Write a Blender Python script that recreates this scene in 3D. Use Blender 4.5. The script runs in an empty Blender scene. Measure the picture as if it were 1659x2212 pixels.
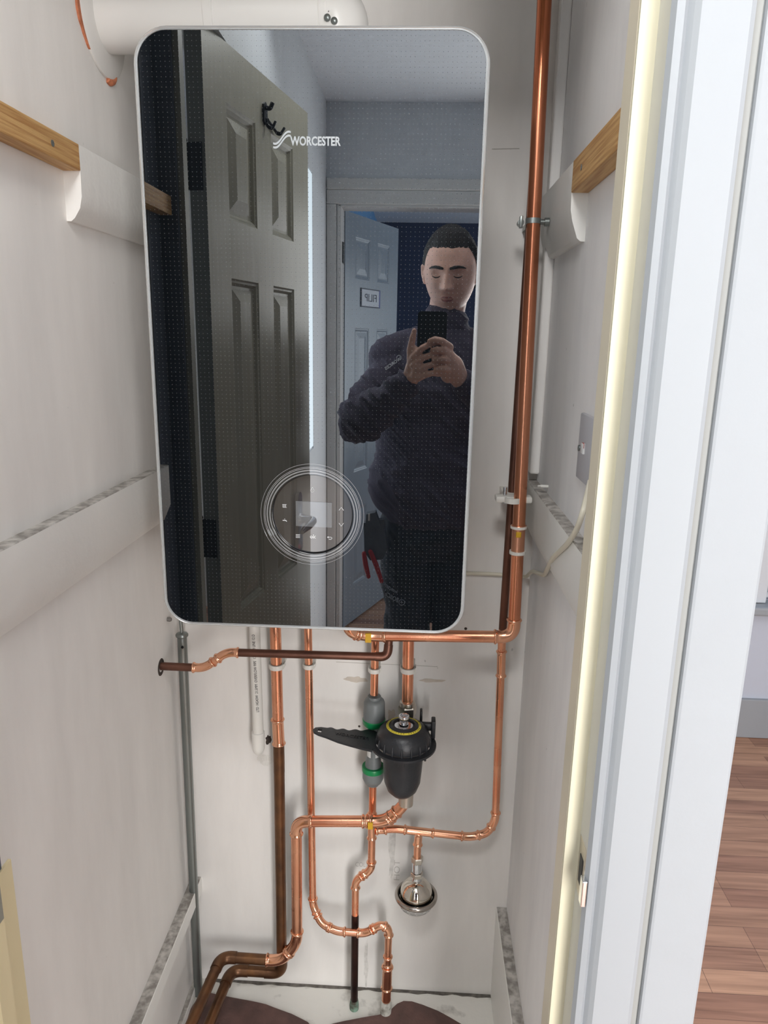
import bpy, bmesh, math, random
import numpy as np
from mathutils import Vector, Matrix, noise
random.seed(7); np.random.seed(7)
S = bpy.context.scene
COL = S.collection
Z0 = 1.4                      # height of the boiler centre above the floor; "local" z is measured from there
# ------------------------------------------------------------------ camera
FPX = 1560.0; PITCH = -0.2394; YAW = 0.0439; ROLL = 0.0191
CAM = np.array([0.1441, -0.9801, 0.0286])
def cam_matrix():
    cy, sy, cp, sp, cr, sr = math.cos(YAW), math.sin(YAW), math.cos(PITCH), math.sin(PITCH), math.cos(ROLL), math.sin(ROLL)
    f = np.array([-sy*cp, cy*cp, sp]); rt = np.array([cy, sy, 0.0]); up = np.cross(rt, f)
    return np.array([cr*rt+sr*up, -sr*rt+cr*up, f])
M = cam_matrix()
cd = bpy.data.cameras.new('camera'); cam = bpy.data.objects.new('camera', cd); COL.objects.link(cam)
cd.sensor_fit = 'VERTICAL'; cd.sensor_height = 24; cd.lens = FPX/2212*24; cd.clip_start = 0.02
R = Matrix((M[0], M[1], -M[2])).transposed().to_4x4()
cam.matrix_world = Matrix.Translation(Vector(CAM)+Vector((0, 0, Z0))) @ R
S.camera = cam
# ------------------------------------------------------------------ world, light, exposure
S.view_settings.view_transform = 'Standard'; S.view_settings.look = 'None'
S.view_settings.exposure = -0.47; S.view_settings.gamma = 1; S.view_settings.use_curve_mapping = False
S.cycles.use_denoising = True
S.cycles.max_bounces = 8; S.cycles.diffuse_bounces = 5; S.cycles.glossy_bounces = 6
S.cycles.sample_clamp_indirect = 6; S.cycles.caustics_reflective = False
w = bpy.data.worlds.new('world'); S.world = w; w.use_nodes = True
w.node_tree.nodes['Background'].inputs[0].default_value = (.90, .94, 1, 1)
w.node_tree.nodes['Background'].inputs[1].default_value = .85
def area(name, loc, target, sx, sy, power, color):
    l = bpy.data.lights.new(name, 'AREA'); l.shape = 'RECTANGLE'; l.size = sx; l.size_y = sy; l.energy = power; l.color = color
    o = bpy.data.objects.new(name, l); COL.objects.link(o)
    loc = Vector(loc)+Vector((0, 0, Z0)); tg = Vector(target)+Vector((0, 0, Z0))
    o.location = loc; o.rotation_euler = (tg-loc).to_track_quat('-Z', 'Y').to_euler()
    return o
area('daylight_side_room', (-1.95, -1.1, .0), (0, -.9, .0), 1.5, 1.5, 45, (.95, .97, 1))
area('daylight_hall_end', (2.3, -1.35, .1), (0, -1.0, -.1), 1.5, 1.8, 9, (.97, .98, 1))
area('closet_fill_hall_end', (.71, -2.2, -.35), (.12, .3, -.40), .56, 1.8, 84, (1, .982, .965))  # unseen fill added to light the closet, not an actual doorway
area('closet_fill_overhead', (.08, -.99, .93), (.14, .1, -.45), .30, .30, 19, (1, .99, .97))  # fill added above the camera to brighten the closet, no real fitting
area('daylight_blue_room', (2.2, -4.0, -.1), (0, -4.0, .5), 1.8, 1.4, 110, (.90, .95, 1))
area('daylight_right_room', (1.6, -.2, .6), (1.2, 1.2, -.9), .9, .9, 7, (.95, .97, 1))

# ------------------------------------------------------------------ pixel -> point on a real plane
def ray(px, py): return M.T @ np.array([(px-829.5)/FPX, -(py-1106)/FPX, 1])
def PY(px, py, y): d = ray(px, py); return tuple(CAM+(y-CAM[1])/d[1]*d)
def PX(px, py, x): d = ray(px, py); return tuple(CAM+(x-CAM[0])/d[0]*d)
def PZ(px, py, z): d = ray(px, py); return tuple(CAM+(z-CAM[2])/d[2]*d)
CR = CAM*np.array([1, -1, 1])
def RY(px, py, y): d = ray(px, py)*np.array([1, -1, 1]); return tuple(CR+(y-CR[1])/d[1]*d)
YB = .345; XL = -.32; XR = .367; FL = -1.40; CL = .95

# ------------------------------------------------------------------ materials
def lin(c): return tuple(((v/255)/12.92 if v/255 <= .04045 else ((v/255+.055)/1.055)**2.4) for v in c)+(1,)
MATS = {}
def mat(name, rgb, rough=.5, metal=0.0, var=0.0, vscale=8.0, bump=0.0, bscale=60.0, stretch=None, second=None, spec=.5, coat=0.0, thr=(.35, .65), emit=0):
    if name in MATS: return MATS[name]
    m = bpy.data.materials.new(name); m.use_nodes = True; nt = m.node_tree; N = nt.nodes; L = nt.links
    b = N['Principled BSDF']
    b.inputs['Base Color'].default_value = lin(rgb); b.inputs['Roughness'].default_value = rough; b.inputs['Metallic'].default_value = metal
    b.inputs['Specular IOR Level'].default_value = spec; b.inputs['Coat Weight'].default_value = coat
    if emit: b.inputs['Emission Color'].default_value = lin(rgb); b.inputs['Emission Strength'].default_value = emit
    tc = N.new('ShaderNodeTexCoord'); mp = N.new('ShaderNodeMapping'); L.new(tc.outputs['Object'], mp.inputs[0])
    if stretch: mp.inputs['Scale'].default_value = stretch
    if var > 0 or second:
        n = N.new('ShaderNodeTexNoise'); n.inputs['Scale'].default_value = vscale; n.inputs['Detail'].default_value = 6; L.new(mp.outputs[0], n.inputs[0])
        r = N.new('ShaderNodeValToRGB'); L.new(n.outputs[0], r.inputs[0]); c = lin(rgb); r.color_ramp.elements[0].position, r.color_ramp.elements[1].position = thr
        if second: r.color_ramp.elements[0].color = lin(second); r.color_ramp.elements[1].color = c
        else:
            r.color_ramp.elements[0].color = tuple(v*(1-var) for v in c[:3])+(1,); r.color_ramp.elements[1].color = tuple(min(1, v*(1+var*.5)) for v in c[:3])+(1,)
        L.new(r.outputs[0], b.inputs['Base Color'])
        q = N.new('ShaderNodeMath'); q.operation = 'MULTIPLY_ADD'; L.new(n.outputs[0], q.inputs[0]); q.inputs[1].default_value = .2; q.inputs[2].default_value = rough-.1; L.new(q.outputs[0], b.inputs['Roughness'])
    if bump > 0:
        n2 = N.new('ShaderNodeTexNoise'); n2.inputs['Scale'].default_value = bscale; n2.inputs['Detail'].default_value = 5; L.new(mp.outputs[0], n2.inputs[0])
        bp = N.new('ShaderNodeBump'); bp.inputs['Strength'].default_value = bump; bp.inputs['Distance'].default_value = .004; L.new(n2.outputs[0], bp.inputs['Height']); L.new(bp.outputs[0], b.inputs['Normal'])
    MATS[name] = m; return m

def wall_mat(name, rgb, stain, amount=.5):
    """old matt emulsion with faint vertical brush streaks and a few scuffs"""
    m = mat(name, rgb, .62, bump=.25, bscale=26, stretch=(1, 1, .35)); nt = m.node_tree; N = nt.nodes; L = nt.links; b = N['Principled BSDF']
    tc = N.new('ShaderNodeTexCoord'); mp = N.new('ShaderNodeMapping'); mp.inputs['Scale'].default_value = (7, 7, 1.6); L.new(tc.outputs['Object'], mp.inputs[0])
    n = N.new('ShaderNodeTexNoise'); n.inputs['Scale'].default_value = 1.2; n.inputs['Detail'].default_value = 7; n.inputs['Roughness'].default_value = .6; L.new(mp.outputs[0], n.inputs[0])
    r = N.new('ShaderNodeValToRGB'); r.color_ramp.elements[0].position = .36; r.color_ramp.elements[1].position = .62
    c = lin(rgb); s = lin(stain); r.color_ramp.elements[0].color = s; r.color_ramp.elements[1].color = c; L.new(n.outputs[0], r.inputs[0])
    n3 = N.new('ShaderNodeTexNoise'); n3.inputs['Scale'].default_value = 38; n3.inputs['Detail'].default_value = 2; L.new(tc.outputs['Object'], n3.inputs[0])
    r3 = N.new('ShaderNodeValToRGB'); r3.color_ramp.elements[0].position = .765; r3.color_ramp.elements[1].position = .79; L.new(n3.outputs[0], r3.inputs[0])
    mx = N.new('ShaderNodeMixRGB'); mx.inputs[2].default_value = lin(tuple(v*.55 for v in stain)); L.new(r.outputs[0], mx.inputs[1])
    q = N.new('ShaderNodeMath'); q.operation = 'MULTIPLY'; q.inputs[1].default_value = amount; L.new(r3.outputs[0], q.inputs[0]); L.new(q.outputs[0], mx.inputs[0])
    L.new(mx.outputs[0], b.inputs['Base Color']); return m
WALL = wall_mat('closet_emulsion', (243, 240, 236), (233, 230, 226))
WALLR = wall_mat('closet_emulsion_side', (242, 240, 239), (230, 228, 228))
HALL = wall_mat('hall_emulsion', (204, 208, 212), (199, 203, 208), .1)
GLOSSW = mat('white_gloss_paint', (156, 160, 164), .55, var=.03, vscale=3, bump=.12, bscale=18, stretch=(1, 1, .2))
WHITE2 = mat('white_eggshell', (156, 160, 164), .6, var=.03, vscale=4, bump=.18, bscale=30)
CREAM = mat('cream_gloss', (206, 200, 176), .5, var=.04, vscale=3, bump=.1, bscale=14, stretch=(1, 1, .2))
TAN = mat('aged_cream_edge', (210, 200, 178), .35, var=.08, vscale=6, stretch=(1, 1, .1))
NAVY = mat('navy_paint', (34, 44, 74), .5, var=.1, vscale=2, bump=.1)
LINDARK = mat('dark_blue_lining', (90, 98, 112), .55, var=.15, vscale=4, stretch=(1, 1, .1))  # dark blue tone for the upper left lining and packer
PINE = mat('pine_timber', (208, 168, 112), .55, var=.3, vscale=3.5, bump=.3, bscale=12, stretch=(50, 2.2, 90), second=(176, 128, 74), thr=(.38, .6))
def dusty_mat():
    m = mat('painted_board_with_dust', (238, 237, 233), .5, bump=.3, bscale=40); nt = m.node_tree; N = nt.nodes; L = nt.links; b = N['Principled BSDF']
    g = N.new('ShaderNodeNewGeometry'); sx = N.new('ShaderNodeSeparateXYZ'); L.new(g.outputs['Normal'], sx.inputs[0])
    r = N.new('ShaderNodeMath'); r.operation = 'GREATER_THAN'; r.inputs[1].default_value = .6; L.new(sx.outputs[2], r.inputs[0])
    tc = N.new('ShaderNodeTexCoord'); n = N.new('ShaderNodeTexNoise'); n.inputs['Scale'].default_value = 70; n.inputs['Detail'].default_value = 8; L.new(tc.outputs['Object'], n.inputs[0])
    cr = N.new('ShaderNodeValToRGB'); cr.color_ramp.elements[0].position = .38; cr.color_ramp.elements[1].position = .66
    cr.color_ramp.elements[0].color = lin((138, 133, 127)); cr.color_ramp.elements[1].color = lin((200, 196, 190)); L.new(n.outputs[0], cr.inputs[0])
    mx = N.new('ShaderNodeMixRGB'); mx.inputs[1].default_value = lin((238, 237, 233)); L.new(cr.outputs[0], mx.inputs[2]); L.new(r.outputs[0], mx.inputs[0]); L.new(mx.outputs[0], b.inputs['Base Color']); return m
DUSTY = dusty_mat()
COPPER = mat('new_copper', (247, 184, 150), .27, 1, var=.14, vscale=12, bump=.03, bscale=18, second=(234, 156, 122), thr=(.3, .62))
COPPERF = mat('copper_fitting', (250, 188, 154), .2, 1, var=.1, vscale=14, bump=.05, bscale=30)
COPPERD = mat('riser_copper', (228, 156, 122), .22, 1, var=.2, vscale=5, second=(190, 114, 82), stretch=(1, 1, .25))
OLDCU = mat('tarnished_copper', (134, 96, 66), .42, .85, var=.4, vscale=26, bump=.2, bscale=60, second=(92, 68, 54), thr=(.3, .7))
BROWNP = mat('brown_tarnished_copper', (120, 84, 70), .42, .8, var=.25, vscale=10, bump=.12, second=(94, 64, 54))
DARKP = mat('blackened_copper', (66, 42, 36), .4, .7, var=.3, vscale=24, second=(44, 32, 30))
VERD = mat('verdigris_crust', (128, 160, 142), .8, 0, var=.4, vscale=60, bump=.8, bscale=120, second=(74, 72, 60))
PLASTW = mat('white_plastic', (236, 234, 228), .32, var=.02)
FLUEW = mat('white_flue_enamel', (236, 234, 230), .22, bump=.05, bscale=6)
CLIPW = mat('milky_clip_plastic', (226, 223, 216), .35)
GALV = mat('galvanised_steel', (150, 156, 154), .38, .9, var=.25, vscale=20, stretch=(1, 1, .08))
STEEL = mat('polished_stainless', (214, 208, 198), .05, 1)
NICKEL = mat('nickel_brass', (206, 200, 190), .33, 1, var=.08, vscale=20)
CHROME = mat('chrome', (222, 224, 228), .06, 1)
ALU = mat('brushed_silver_rim', (226, 229, 230), .22, .7)
BLACKP = mat('black_plastic', (38, 40, 44), .38, bump=.12, bscale=200)
BLACKG = mat('black_shiny_plastic', (24, 26, 30), .18)
BLKMET = mat('dark_bronze_metal', (30, 32, 36), .35, .6)
GREYP = mat('grey_plastic', (116, 121, 122), .42)
GREENP = mat('green_band', (16, 132, 76), .35)
YELLOWL = mat('yellow_label', (226, 210, 70), .45)
STICK = mat('yellow_sticker', (206, 160, 30), .5)
LABELW = mat('white_label', (226, 226, 224), .4)
INK = mat('black_ink', (40, 40, 42), .6)
FOAM = mat('orange_foam', (206, 128, 92), .9, var=.25, vscale=60, bump=.9, bscale=120)
DOORM = mat('olive_grey_gloss', (152, 149, 134), .4, bump=.35, bscale=26, stretch=(1, 1, .12))
DOORE = mat('shaded_olive_door_edge', (96, 98, 94), .4)  # door olive darkened, the edge's shade put into the colour
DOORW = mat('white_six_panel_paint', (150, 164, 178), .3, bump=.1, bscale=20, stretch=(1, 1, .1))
BLUEW = mat('mid_blue_emulsion', (96, 148, 196), .6)
CEILM = mat('textured_ceiling', (216, 220, 226), .7, bump=.9, bscale=35)
CASING = mat('boiler_casing', (214, 214, 214), .35)
SKIN = mat('skin', (238, 190, 172), .5, var=.1, vscale=30, bump=.15, bscale=150)
LIPM = mat('lips', (168, 104, 100), .4)
HAIRM = mat('dark_hair', (38, 32, 30), .6, bump=.9, bscale=260)
FLEECE = mat('dark_navy_fleece', (78, 71, 88), .85, var=.12, vscale=20, bump=.5, bscale=120)
TROUS = mat('dark_work_trousers', (44, 48, 60), .7, var=.35, vscale=26, bump=.5, bscale=50)
REDM = mat('red_rubber_grip', (172, 42, 52), .4)
LINO = mat('brown_sheet', (112, 84, 78), .75, var=.35, vscale=20, bump=.6, bscale=90, second=(84, 64, 60))
FLOORW = mat('white_painted_floor', (232, 230, 224), .55, var=.25, vscale=16, bump=.4, bscale=50, second=(150, 147, 140), thr=(.28, .42))

def mirror_mat(name, refl, base, dots=False):
    m = bpy.data.materials.new(name); m.use_nodes = True; nt = m.node_tree; N = nt.nodes; L = nt.links; N.clear()
    out = N.new('ShaderNodeOutputMaterial'); g = N.new('ShaderNodeBsdfGlossy'); g.inputs['Roughness'].default_value = 0.0; g.inputs['Color'].default_value = refl+(1,)
    d = N.new('ShaderNodeBsdfDiffuse'); d.inputs['Color'].default_value = base+(1,)
    a = N.new('ShaderNodeAddShader'); L.new(g.outputs[0], a.inputs[0]); L.new(d.outputs[0], a.inputs[1]); last = a
    if dots:
        tc = N.new('ShaderNodeTexCoord'); sp = N.new('ShaderNodeSeparateXYZ'); L.new(tc.outputs['Object'], sp.inputs[0])
        def mth(op, *ins):
            q = N.new('ShaderNodeMath'); q.operation = op
            for i, v in enumerate(ins):
                if isinstance(v, (int, float)): q.inputs[i].default_value = v
                else: L.new(v, q.inputs[i])
            return q.outputs[0]
        P = .0057
        fx = mth('ABSOLUTE', mth('SUBTRACT', mth('FRACT', mth('DIVIDE', mth('ADD', sp.outputs[0], 10*P), P)), .5))
        fz = mth('ABSOLUTE', mth('SUBTRACT', mth('FRACT', mth('DIVIDE', mth('ADD', sp.outputs[2], 200*P), P)), .5))
        rr = mth('SQRT', mth('ADD', mth('MULTIPLY', fx, fx), mth('MULTIPLY', fz, fz)))
        dot = mth('LESS_THAN', rr, .080)
        ddx = mth('MULTIPLY', sp.outputs[0], .8); ddz = mth('ADD', sp.outputs[2], DISC_Z_OBJ[0]); cr_ = mth('SQRT', mth('ADD', mth('MULTIPLY', ddx, ddx), mth('MULTIPLY', ddz, ddz)))
        far = mth('GREATER_THAN', cr_, .098)
        fac = mth('MULTIPLY', mth('MULTIPLY', dot, far), .62)
        dd = N.new('ShaderNodeBsdfDiffuse'); dd.inputs['Color'].default_value = (.10, .105, .11, 1)
        mx = N.new('ShaderNodeMixShader'); L.new(fac, mx.inputs[0]); L.new(a.outputs[0], mx.inputs[1]); L.new(dd.outputs[0], mx.inputs[2]); last = mx
    L.new(last.outputs[0], out.inputs[0]); return m
DISC_Z_OBJ = [0.219]

def wood_floor():
    m = bpy.data.materials.new('laminate_planks'); m.use_nodes = True; nt = m.node_tree; N = nt.nodes; L = nt.links; b = N['Principled BSDF']
    tc = N.new('ShaderNodeTexCoord'); br = N.new('ShaderNodeTexBrick'); L.new(tc.outputs['Object'], br.inputs[0])
    br.inputs['Color1'].default_value = lin((208, 164, 134)); br.inputs['Color2'].default_value = lin((158, 116, 96)); br.inputs['Mortar'].default_value = lin((110, 80, 66))
    br.inputs['Scale'].default_value = 1; br.inputs['Brick Width'].default_value = .41; br.inputs['Row Height'].default_value = .066; br.inputs['Mortar Size'].default_value = .0006; br.inputs['Bias'].default_value = 0
    br.offset = .37; br.offset_frequency = 3; br.squash = 1
    mp = N.new('ShaderNodeMapping'); mp.inputs['Scale'].default_value = (2.2, 42, 1); L.new(tc.outputs['Object'], mp.inputs[0])
    n = N.new('ShaderNodeTexNoise'); n.inputs['Scale'].default_value = 1.5; n.inputs['Detail'].default_value = 5; n.inputs['Distortion'].default_value = .6; L.new(mp.outputs[0], n.inputs[0])
    r = N.new('ShaderNodeValToRGB'); r.color_ramp.elements[0].position = .3; r.color_ramp.elements[1].position = .7; r.color_ramp.elements[0].color = (.62, .58, .55, 1); r.color_ramp.elements[1].color = (1.12, 1.1, 1.08, 1); L.new(n.outputs[0], r.inputs[0])
    mx = N.new('ShaderNodeMixRGB'); mx.blend_type = 'MULTIPLY'; mx.inputs[0].default_value = 1; L.new(br.outputs[0], mx.inputs[1]); L.new(r.outputs[0], mx.inputs[2])
    n4 = N.new('ShaderNodeTexNoise'); n4.inputs['Scale'].default_value = 34; L.new(tc.outputs['Object'], n4.inputs[0])
    r4 = N.new('ShaderNodeValToRGB'); r4.color_ramp.elements[0].position = .78; r4.color_ramp.elements[1].position = .80; L.new(n4.outputs[0], r4.inputs[0])
    m2 = N.new('ShaderNodeMixRGB'); L.new(r4.outputs[0], m2.inputs[0]); L.new(mx.outputs[0], m2.inputs[1]); m2.inputs[2].default_value = lin((205, 195, 188))
    L.new(m2.outputs[0], b.inputs['Base Color']); b.inputs['Roughness'].default_value = .42; return m
WOODF = wood_floor()

# ------------------------------------------------------------------ mesh helpers
class MB:
    def __init__(s): s.v = []; s.f = []
    def add(s, v, f):
        n = len(s.v); s.v += [tuple(p) for p in v]; s.f += [tuple(i+n for i in q) for q in f]; return s
    def box(s, a, b, bev=0):
        bm = bmesh.new(); bmesh.ops.create_cube(bm, size=1)
        c = [(a[i]+b[i])/2 for i in range(3)]; d = [abs(b[i]-a[i]) for i in range(3)]
        for v in bm.verts: v.co = Vector([c[i]+v.co[i]*d[i] for i in range(3)])
        if bev > 0: bmesh.ops.bevel(bm, geom=bm.edges[:], offset=min(bev, min(d)*.45), segments=2, affect='EDGES', profile=.5)
        bm.verts.index_update(); s.add([v.co[:] for v in bm.verts], [[v.index for v in f.verts] for f in bm.faces]); bm.free(); return s
    def sweep(s, pts, rad, n=20, cap=True, sec=None):
        pts = [Vector(p) for p in pts]; K = len(pts)
        if not hasattr(rad, '__len__'): rad = [rad]*K
        T = []
        for i in range(K):
            a = pts[max(0, i-1)]; b = pts[min(K-1, i+1)]; t = b-a
            T.append(t.normalized() if t.length > 1e-9 else (T[-1] if T else Vector((0, 0, 1))))
        u = T[0].orthogonal().normalized(); vs = []; fs = []
        for i in range(K):
            if i:
                q = T[i-1].rotation_difference(T[i]); u = q @ u; u = (u-T[i]*u.dot(T[i])).normalized()
            w_ = T[i].cross(u)
            for k in range(n):
                an = 2*math.pi*k/n; r = rad[i]
                vs.append(pts[i]+(u*math.cos(an)+w_*math.sin(an))*r)
        for i in range(K-1):
            for k in range(n):
                a = i*n+k; b = i*n+(k+1) % n; fs.append((a, b, b+n, a+n))
        if cap: fs.append(tuple(range(n-1, -1, -1))); fs.append(tuple(range((K-1)*n, K*n)))
        return s.add(vs, fs)
    def lathe(s, prof, org=(0, 0, 0), ax=(0, 0, 1), n=40, cap=True):
        """prof: (radius, height) pairs along ax"""
        ax = Vector(ax).normalized(); u = ax.orthogonal().normalized(); w_ = ax.cross(u); o = Vector(org); vs = []; fs = []
        for r, h in prof:
            for k in range(n):
                an = 2*math.pi*k/n; vs.append(o+ax*h+(u*math.cos(an)+w_*math.sin(an))*max(r, 1e-5))
        for i in range(len(prof)-1):
            for k in range(n):
                a = i*n+k; b = i*n+(k+1) % n; fs.append((a, b, b+n, a+n))
        if cap and prof[0][0] > 1e-4: fs.append(tuple(range(n-1, -1, -1)))
        if cap and prof[-1][0] > 1e-4: fs.append(tuple(range((len(prof)-1)*n, len(prof)*n)))
        return s.add(vs, fs)
    def torus(s, c, ax, Rr, r, n=36, m=12, sz=1.0):
        prof = [(Rr+r*math.cos(2*math.pi*k/m), sz*r*math.sin(2*math.pi*k/m)) for k in range(m)]
        ax = Vector(ax).normalized(); u = ax.orthogonal().normalized(); w_ = ax.cross(u); o = Vector(c); vs = []; fs = []
        for r_, h in prof:
            for k in range(n):
                an = 2*math.pi*k/n; vs.append(o+ax*h+(u*math.cos(an)+w_*math.sin(an))*r_)
        for i in range(m):
            for k in range(n):
                a = i*n+k; b = i*n+(k+1) % n; c_ = ((i+1) % m)*n; fs.append((a, b, c_+(k+1) % n, c_+k))
        return s.add(vs, fs)
    def hexnut(s, c, ax, r, h):
        ax = Vector(ax).normalized(); u = Vector((math.cos(.2), math.sin(.2), 0)); w_ = ax.cross(u); o = Vector(c); vs = []; fs = []
        for (rr, hh) in ((r*.9, 0), (r, h*.15), (r, h*.85), (r*.9, h)):
            for k in range(6):
                an = math.pi*k/3; vs.append(o+ax*hh+(u*math.cos(an)+w_*math.sin(an))*rr)
        for i in range(3):
            for k in range(6):
                a = i*6+k; b = i*6+(k+1) % 6; fs.append((a, b, b+6, a+6))
        fs.append((5, 4, 3, 2, 1, 0)); fs.append((18, 19, 20, 21, 22, 23)); return s.add(vs, fs)
    def prism(s, poly, f, t0, t1):
        """poly in 2D, f(u,v,t)->xyz, extruded from t0 to t1"""
        n = len(poly); vs = [f(u, v, t0) for u, v in poly]+[f(u, v, t1) for u, v in poly]
        fs = [tuple(range(n-1, -1, -1)), tuple(range(n, 2*n))]+[(i, (i+1) % n, n+(i+1) % n, n+i) for i in range(n)]
        return s.add(vs, fs)
    def out(s, name, m, parent=None, smooth=True, org=None, angle=40):
        me = bpy.data.meshes.new(name); P = np.array(s.v, dtype=float)+np.array([0, 0, Z0])
        if parent is not None: o_ = np.array(WLOC[parent.name])
        elif org is not None: o_ = np.array(org)+np.array([0, 0, Z0])
        else: o_ = np.array([(P[:, 0].min()+P[:, 0].max())/2, (P[:, 1].min()+P[:, 1].max())/2, P[:, 2].min()])
        me.from_pydata([tuple(p) for p in P-o_], [], s.f); me.update()
        bm = bmesh.new(); bm.from_mesh(me); bmesh.ops.recalc_face_normals(bm, faces=bm.faces); bm.to_mesh(me); bm.free()
        me.materials.append(m); me.polygons.foreach_set('use_smooth', [smooth]*len(me.polygons))
        if smooth and angle:
            try: me.set_sharp_from_angle(angle=math.radians(angle))
            except Exception: pass
        o = bpy.data.objects.new(name, me); COL.objects.link(o)
        if parent is not None: o.parent = parent; WLOC[o.name] = tuple(o_)
        else: o.location = tuple(o_); WLOC[o.name] = tuple(o_)
        return o
WLOC = {}
def thing(name, label, cat, loc, group=None):
    o = bpy.data.objects.new(name, None); COL.objects.link(o); o.empty_display_size = .05
    o.location = (loc[0], loc[1], loc[2]+Z0); WLOC[o.name] = tuple(o.location); o['label'] = label; o['category'] = cat
    if group: o['group'] = group
    return o
def tag(o, label, cat, group=None):
    o['label'] = label; o['category'] = cat
    if group: o['group'] = group
    return o
def struct(o): o['kind'] = 'structure'; return o
def sbox(name, a, b, m, parent=None, bev=0):
    o = MB().box(a, b, bev).out(name, m, parent, smooth=False)
    return o if parent else struct(o)
def bezfill(pts, R, seg=8):
    """polyline with rounded corners; returns (points, list of corner index ranges)"""
    pts = [Vector(p) for p in pts]; out = [pts[0]]
    for i in range(1, len(pts)-1):
        a, b, c = pts[i-1], pts[i], pts[i+1]; d1 = (a-b); d2 = (c-b); l = min(R, d1.length*.49, d2.length*.49)
        p0 = b+d1.normalized()*l; p1 = b+d2.normalized()*l
        for k in range(seg+1):
            t = k/seg; out.append(p0*(1-t)**2+b*2*t*(1-t)+p1*t*t)
    out.append(pts[-1]); return out
def text_mesh(txt, size, depth=0, bold=0.0, width=None):
    cu = bpy.data.curves.new('t', 'FONT'); cu.body = txt; cu.size = size; cu.align_x = 'CENTER'; cu.align_y = 'CENTER'; cu.extrude = depth; cu.offset = bold; cu.resolution_u = 3
    o = bpy.data.objects.new('t', cu); COL.objects.link(o); dg = bpy.context.evaluated_depsgraph_get(); me = o.evaluated_get(dg).to_mesh()
    V = np.array([v.co[:] for v in me.vertices]); F = [tuple(p.vertices) for p in me.polygons]; o.evaluated_get(dg).to_mesh_clear(); bpy.data.objects.remove(o); bpy.data.curves.remove(cu)
    if width and len(V):
        sc = width/(V[:, 0].max()-V[:, 0].min()); V[:, 0] *= sc
    return V, F
def put_text(mb, txt, size, org, ux, uy, **k):
    V, F = text_mesh(txt, size, **k); ux = Vector(ux).normalized(); uy = Vector(uy).normalized(); uz = ux.cross(uy); o = Vector(org)
    mb.add([o+ux*v[0]+uy*v[1]+uz*v[2] for v in V], F); return mb

# ================================================================== THE SETTING
# closet shell
sbox('wall_back', (XL-.1, YB, FL-.1), (.435, YB+.1, CL+.1), WALL)
sbox('wall_left', (XL-.1, -.40, FL-.1), (XL, YB, CL+.1), WALL)
sbox('wall_right', (XR, -.385, FL-.1), (.428, YB, CL+.1), WALLR, bev=.002)
sbox('trim_caulk_gap', (.360, -.3965, FL), (.384, -.386, CL), mat('grey_caulk', (150, 151, 148), .7))
sbox('wall_front_right', (.3765, -.402, FL-.1), (.430, -.385, CL+.1), WHITE2, bev=.003)
sbox('floor', (XL, -.40, FL-.1), (XR, YB, FL), FLOORW)
# corner box beading at the back right above the middle board
sbox('trim_corner_bead', (.350, .318, -.21), (XR, YB, CL), WALL, bev=.003)
# closet door frame: right-hand jamb in steps, then left
sbox('trim_jamb_right_stop', (.300, -.360, FL), (XR, -.330, CL), TAN, bev=.001)
sbox('trim_stop_face_right', (.3003, -.364, FL), (.318, -.360, CL), CREAM)
sbox('trim_jamb_right', (.314, -.392, FL), (XR, -.364, CL), mat('cream_white_gloss', (192, 191, 182), .5, bump=.1, bscale=14, stretch=(1, 1, .2)))
mb = MB()
prof = [(.314, -.392), (.3165, -.398), (.3215, -.400), (.3245, -.397), (.3275, -.4015), (.331, -.4055), (.364, -.4075), (.368, -.405), (.368, -.392)]
mb.prism(prof, lambda u, v, t: (u, v, t), FL, CL); struct(mb.out('trim_architrave_right', GLOSSW, smooth=False))
sbox('trim_jamb_left', (XL-.02, -.36, -.575), (-.3185, -.292, CL), LINDARK)
sbox('trim_edge_left', (XL-.005, -.358, FL), (-.3165, -.276, -.575), mat('pale_yellow_gloss', (240, 226, 184), .4))
sbox('trim_dark_packer_left', (-.33, -.3615, -.575), (-.2865, -.3535, CL), LINDARK)
sbox('trim_low_stop_left', (-.33, -.385, FL), (-.2755, -.362, -.575), mat('pale_yellow_gloss', (240, 226, 184), .4))
sbox('trim_stop_left', (-.33, -.385, -.575), (-.2755, -.362, CL), mat('olive_frame_paint', (150, 150, 138), .4))
sbox('trim_architrave_left', (-.385, -.415, FL), (-.335, -.40, CL), GLOSSW, bev=.002)
sbox('trim_closet_head', (-.31, -.40, .63), (.36, -.33, CL), CREAM)
# right room seen past the wall end
sbox('floor_hall', (-2.2, -6.0, FL-.12), (4.2, 1.62, FL-.001), WOODF)
sbox('wall_right_room_low', (.4, 1.51, FL), (4.2, 1.62, -.875), mat('right_room_emulsion', (196, 202, 214), .6, bump=.1))
sbox('wall_right_room_high', (.4, 1.51, .55), (4.2, 1.62, CL), mat('right_room_emulsion', (196, 202, 214), .6))
sbox('baseboard_right_room', (.4, 1.495, FL), (4.2, 1.512, -1.245), WHITE2, bev=.003)
sbox('trim_window_sill', (1.1, 1.455, -.905), (4.0, 1.55, -.872), WHITE2, bev=.008)
wd = sbox('window_1', (1.1, 1.56, -.872), (4.0, 1.60, -.80), mat('upvc_frame', (214, 218, 222), .3), bev=.006)
MB().box((1.1, 1.535, -.80), (4.0, 1.55, .56)).out('pane', mat('daylit_window_pane', (150, 178, 214), .2, emit=.35), wd, smooth=False)
MB().box((1.1, 1.548, -.845), (4.0, 1.560, -.800), .003).out('lower_bead', mat('grey_gasket', (140, 150, 156), .5), wd, smooth=False)
MB().box((1.335, 1.50, -.87), (1.40, 1.53, .3), .004).out('mullion', mat('upvc_frame', (214, 218, 222), .3), wd, smooth=False)
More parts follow.
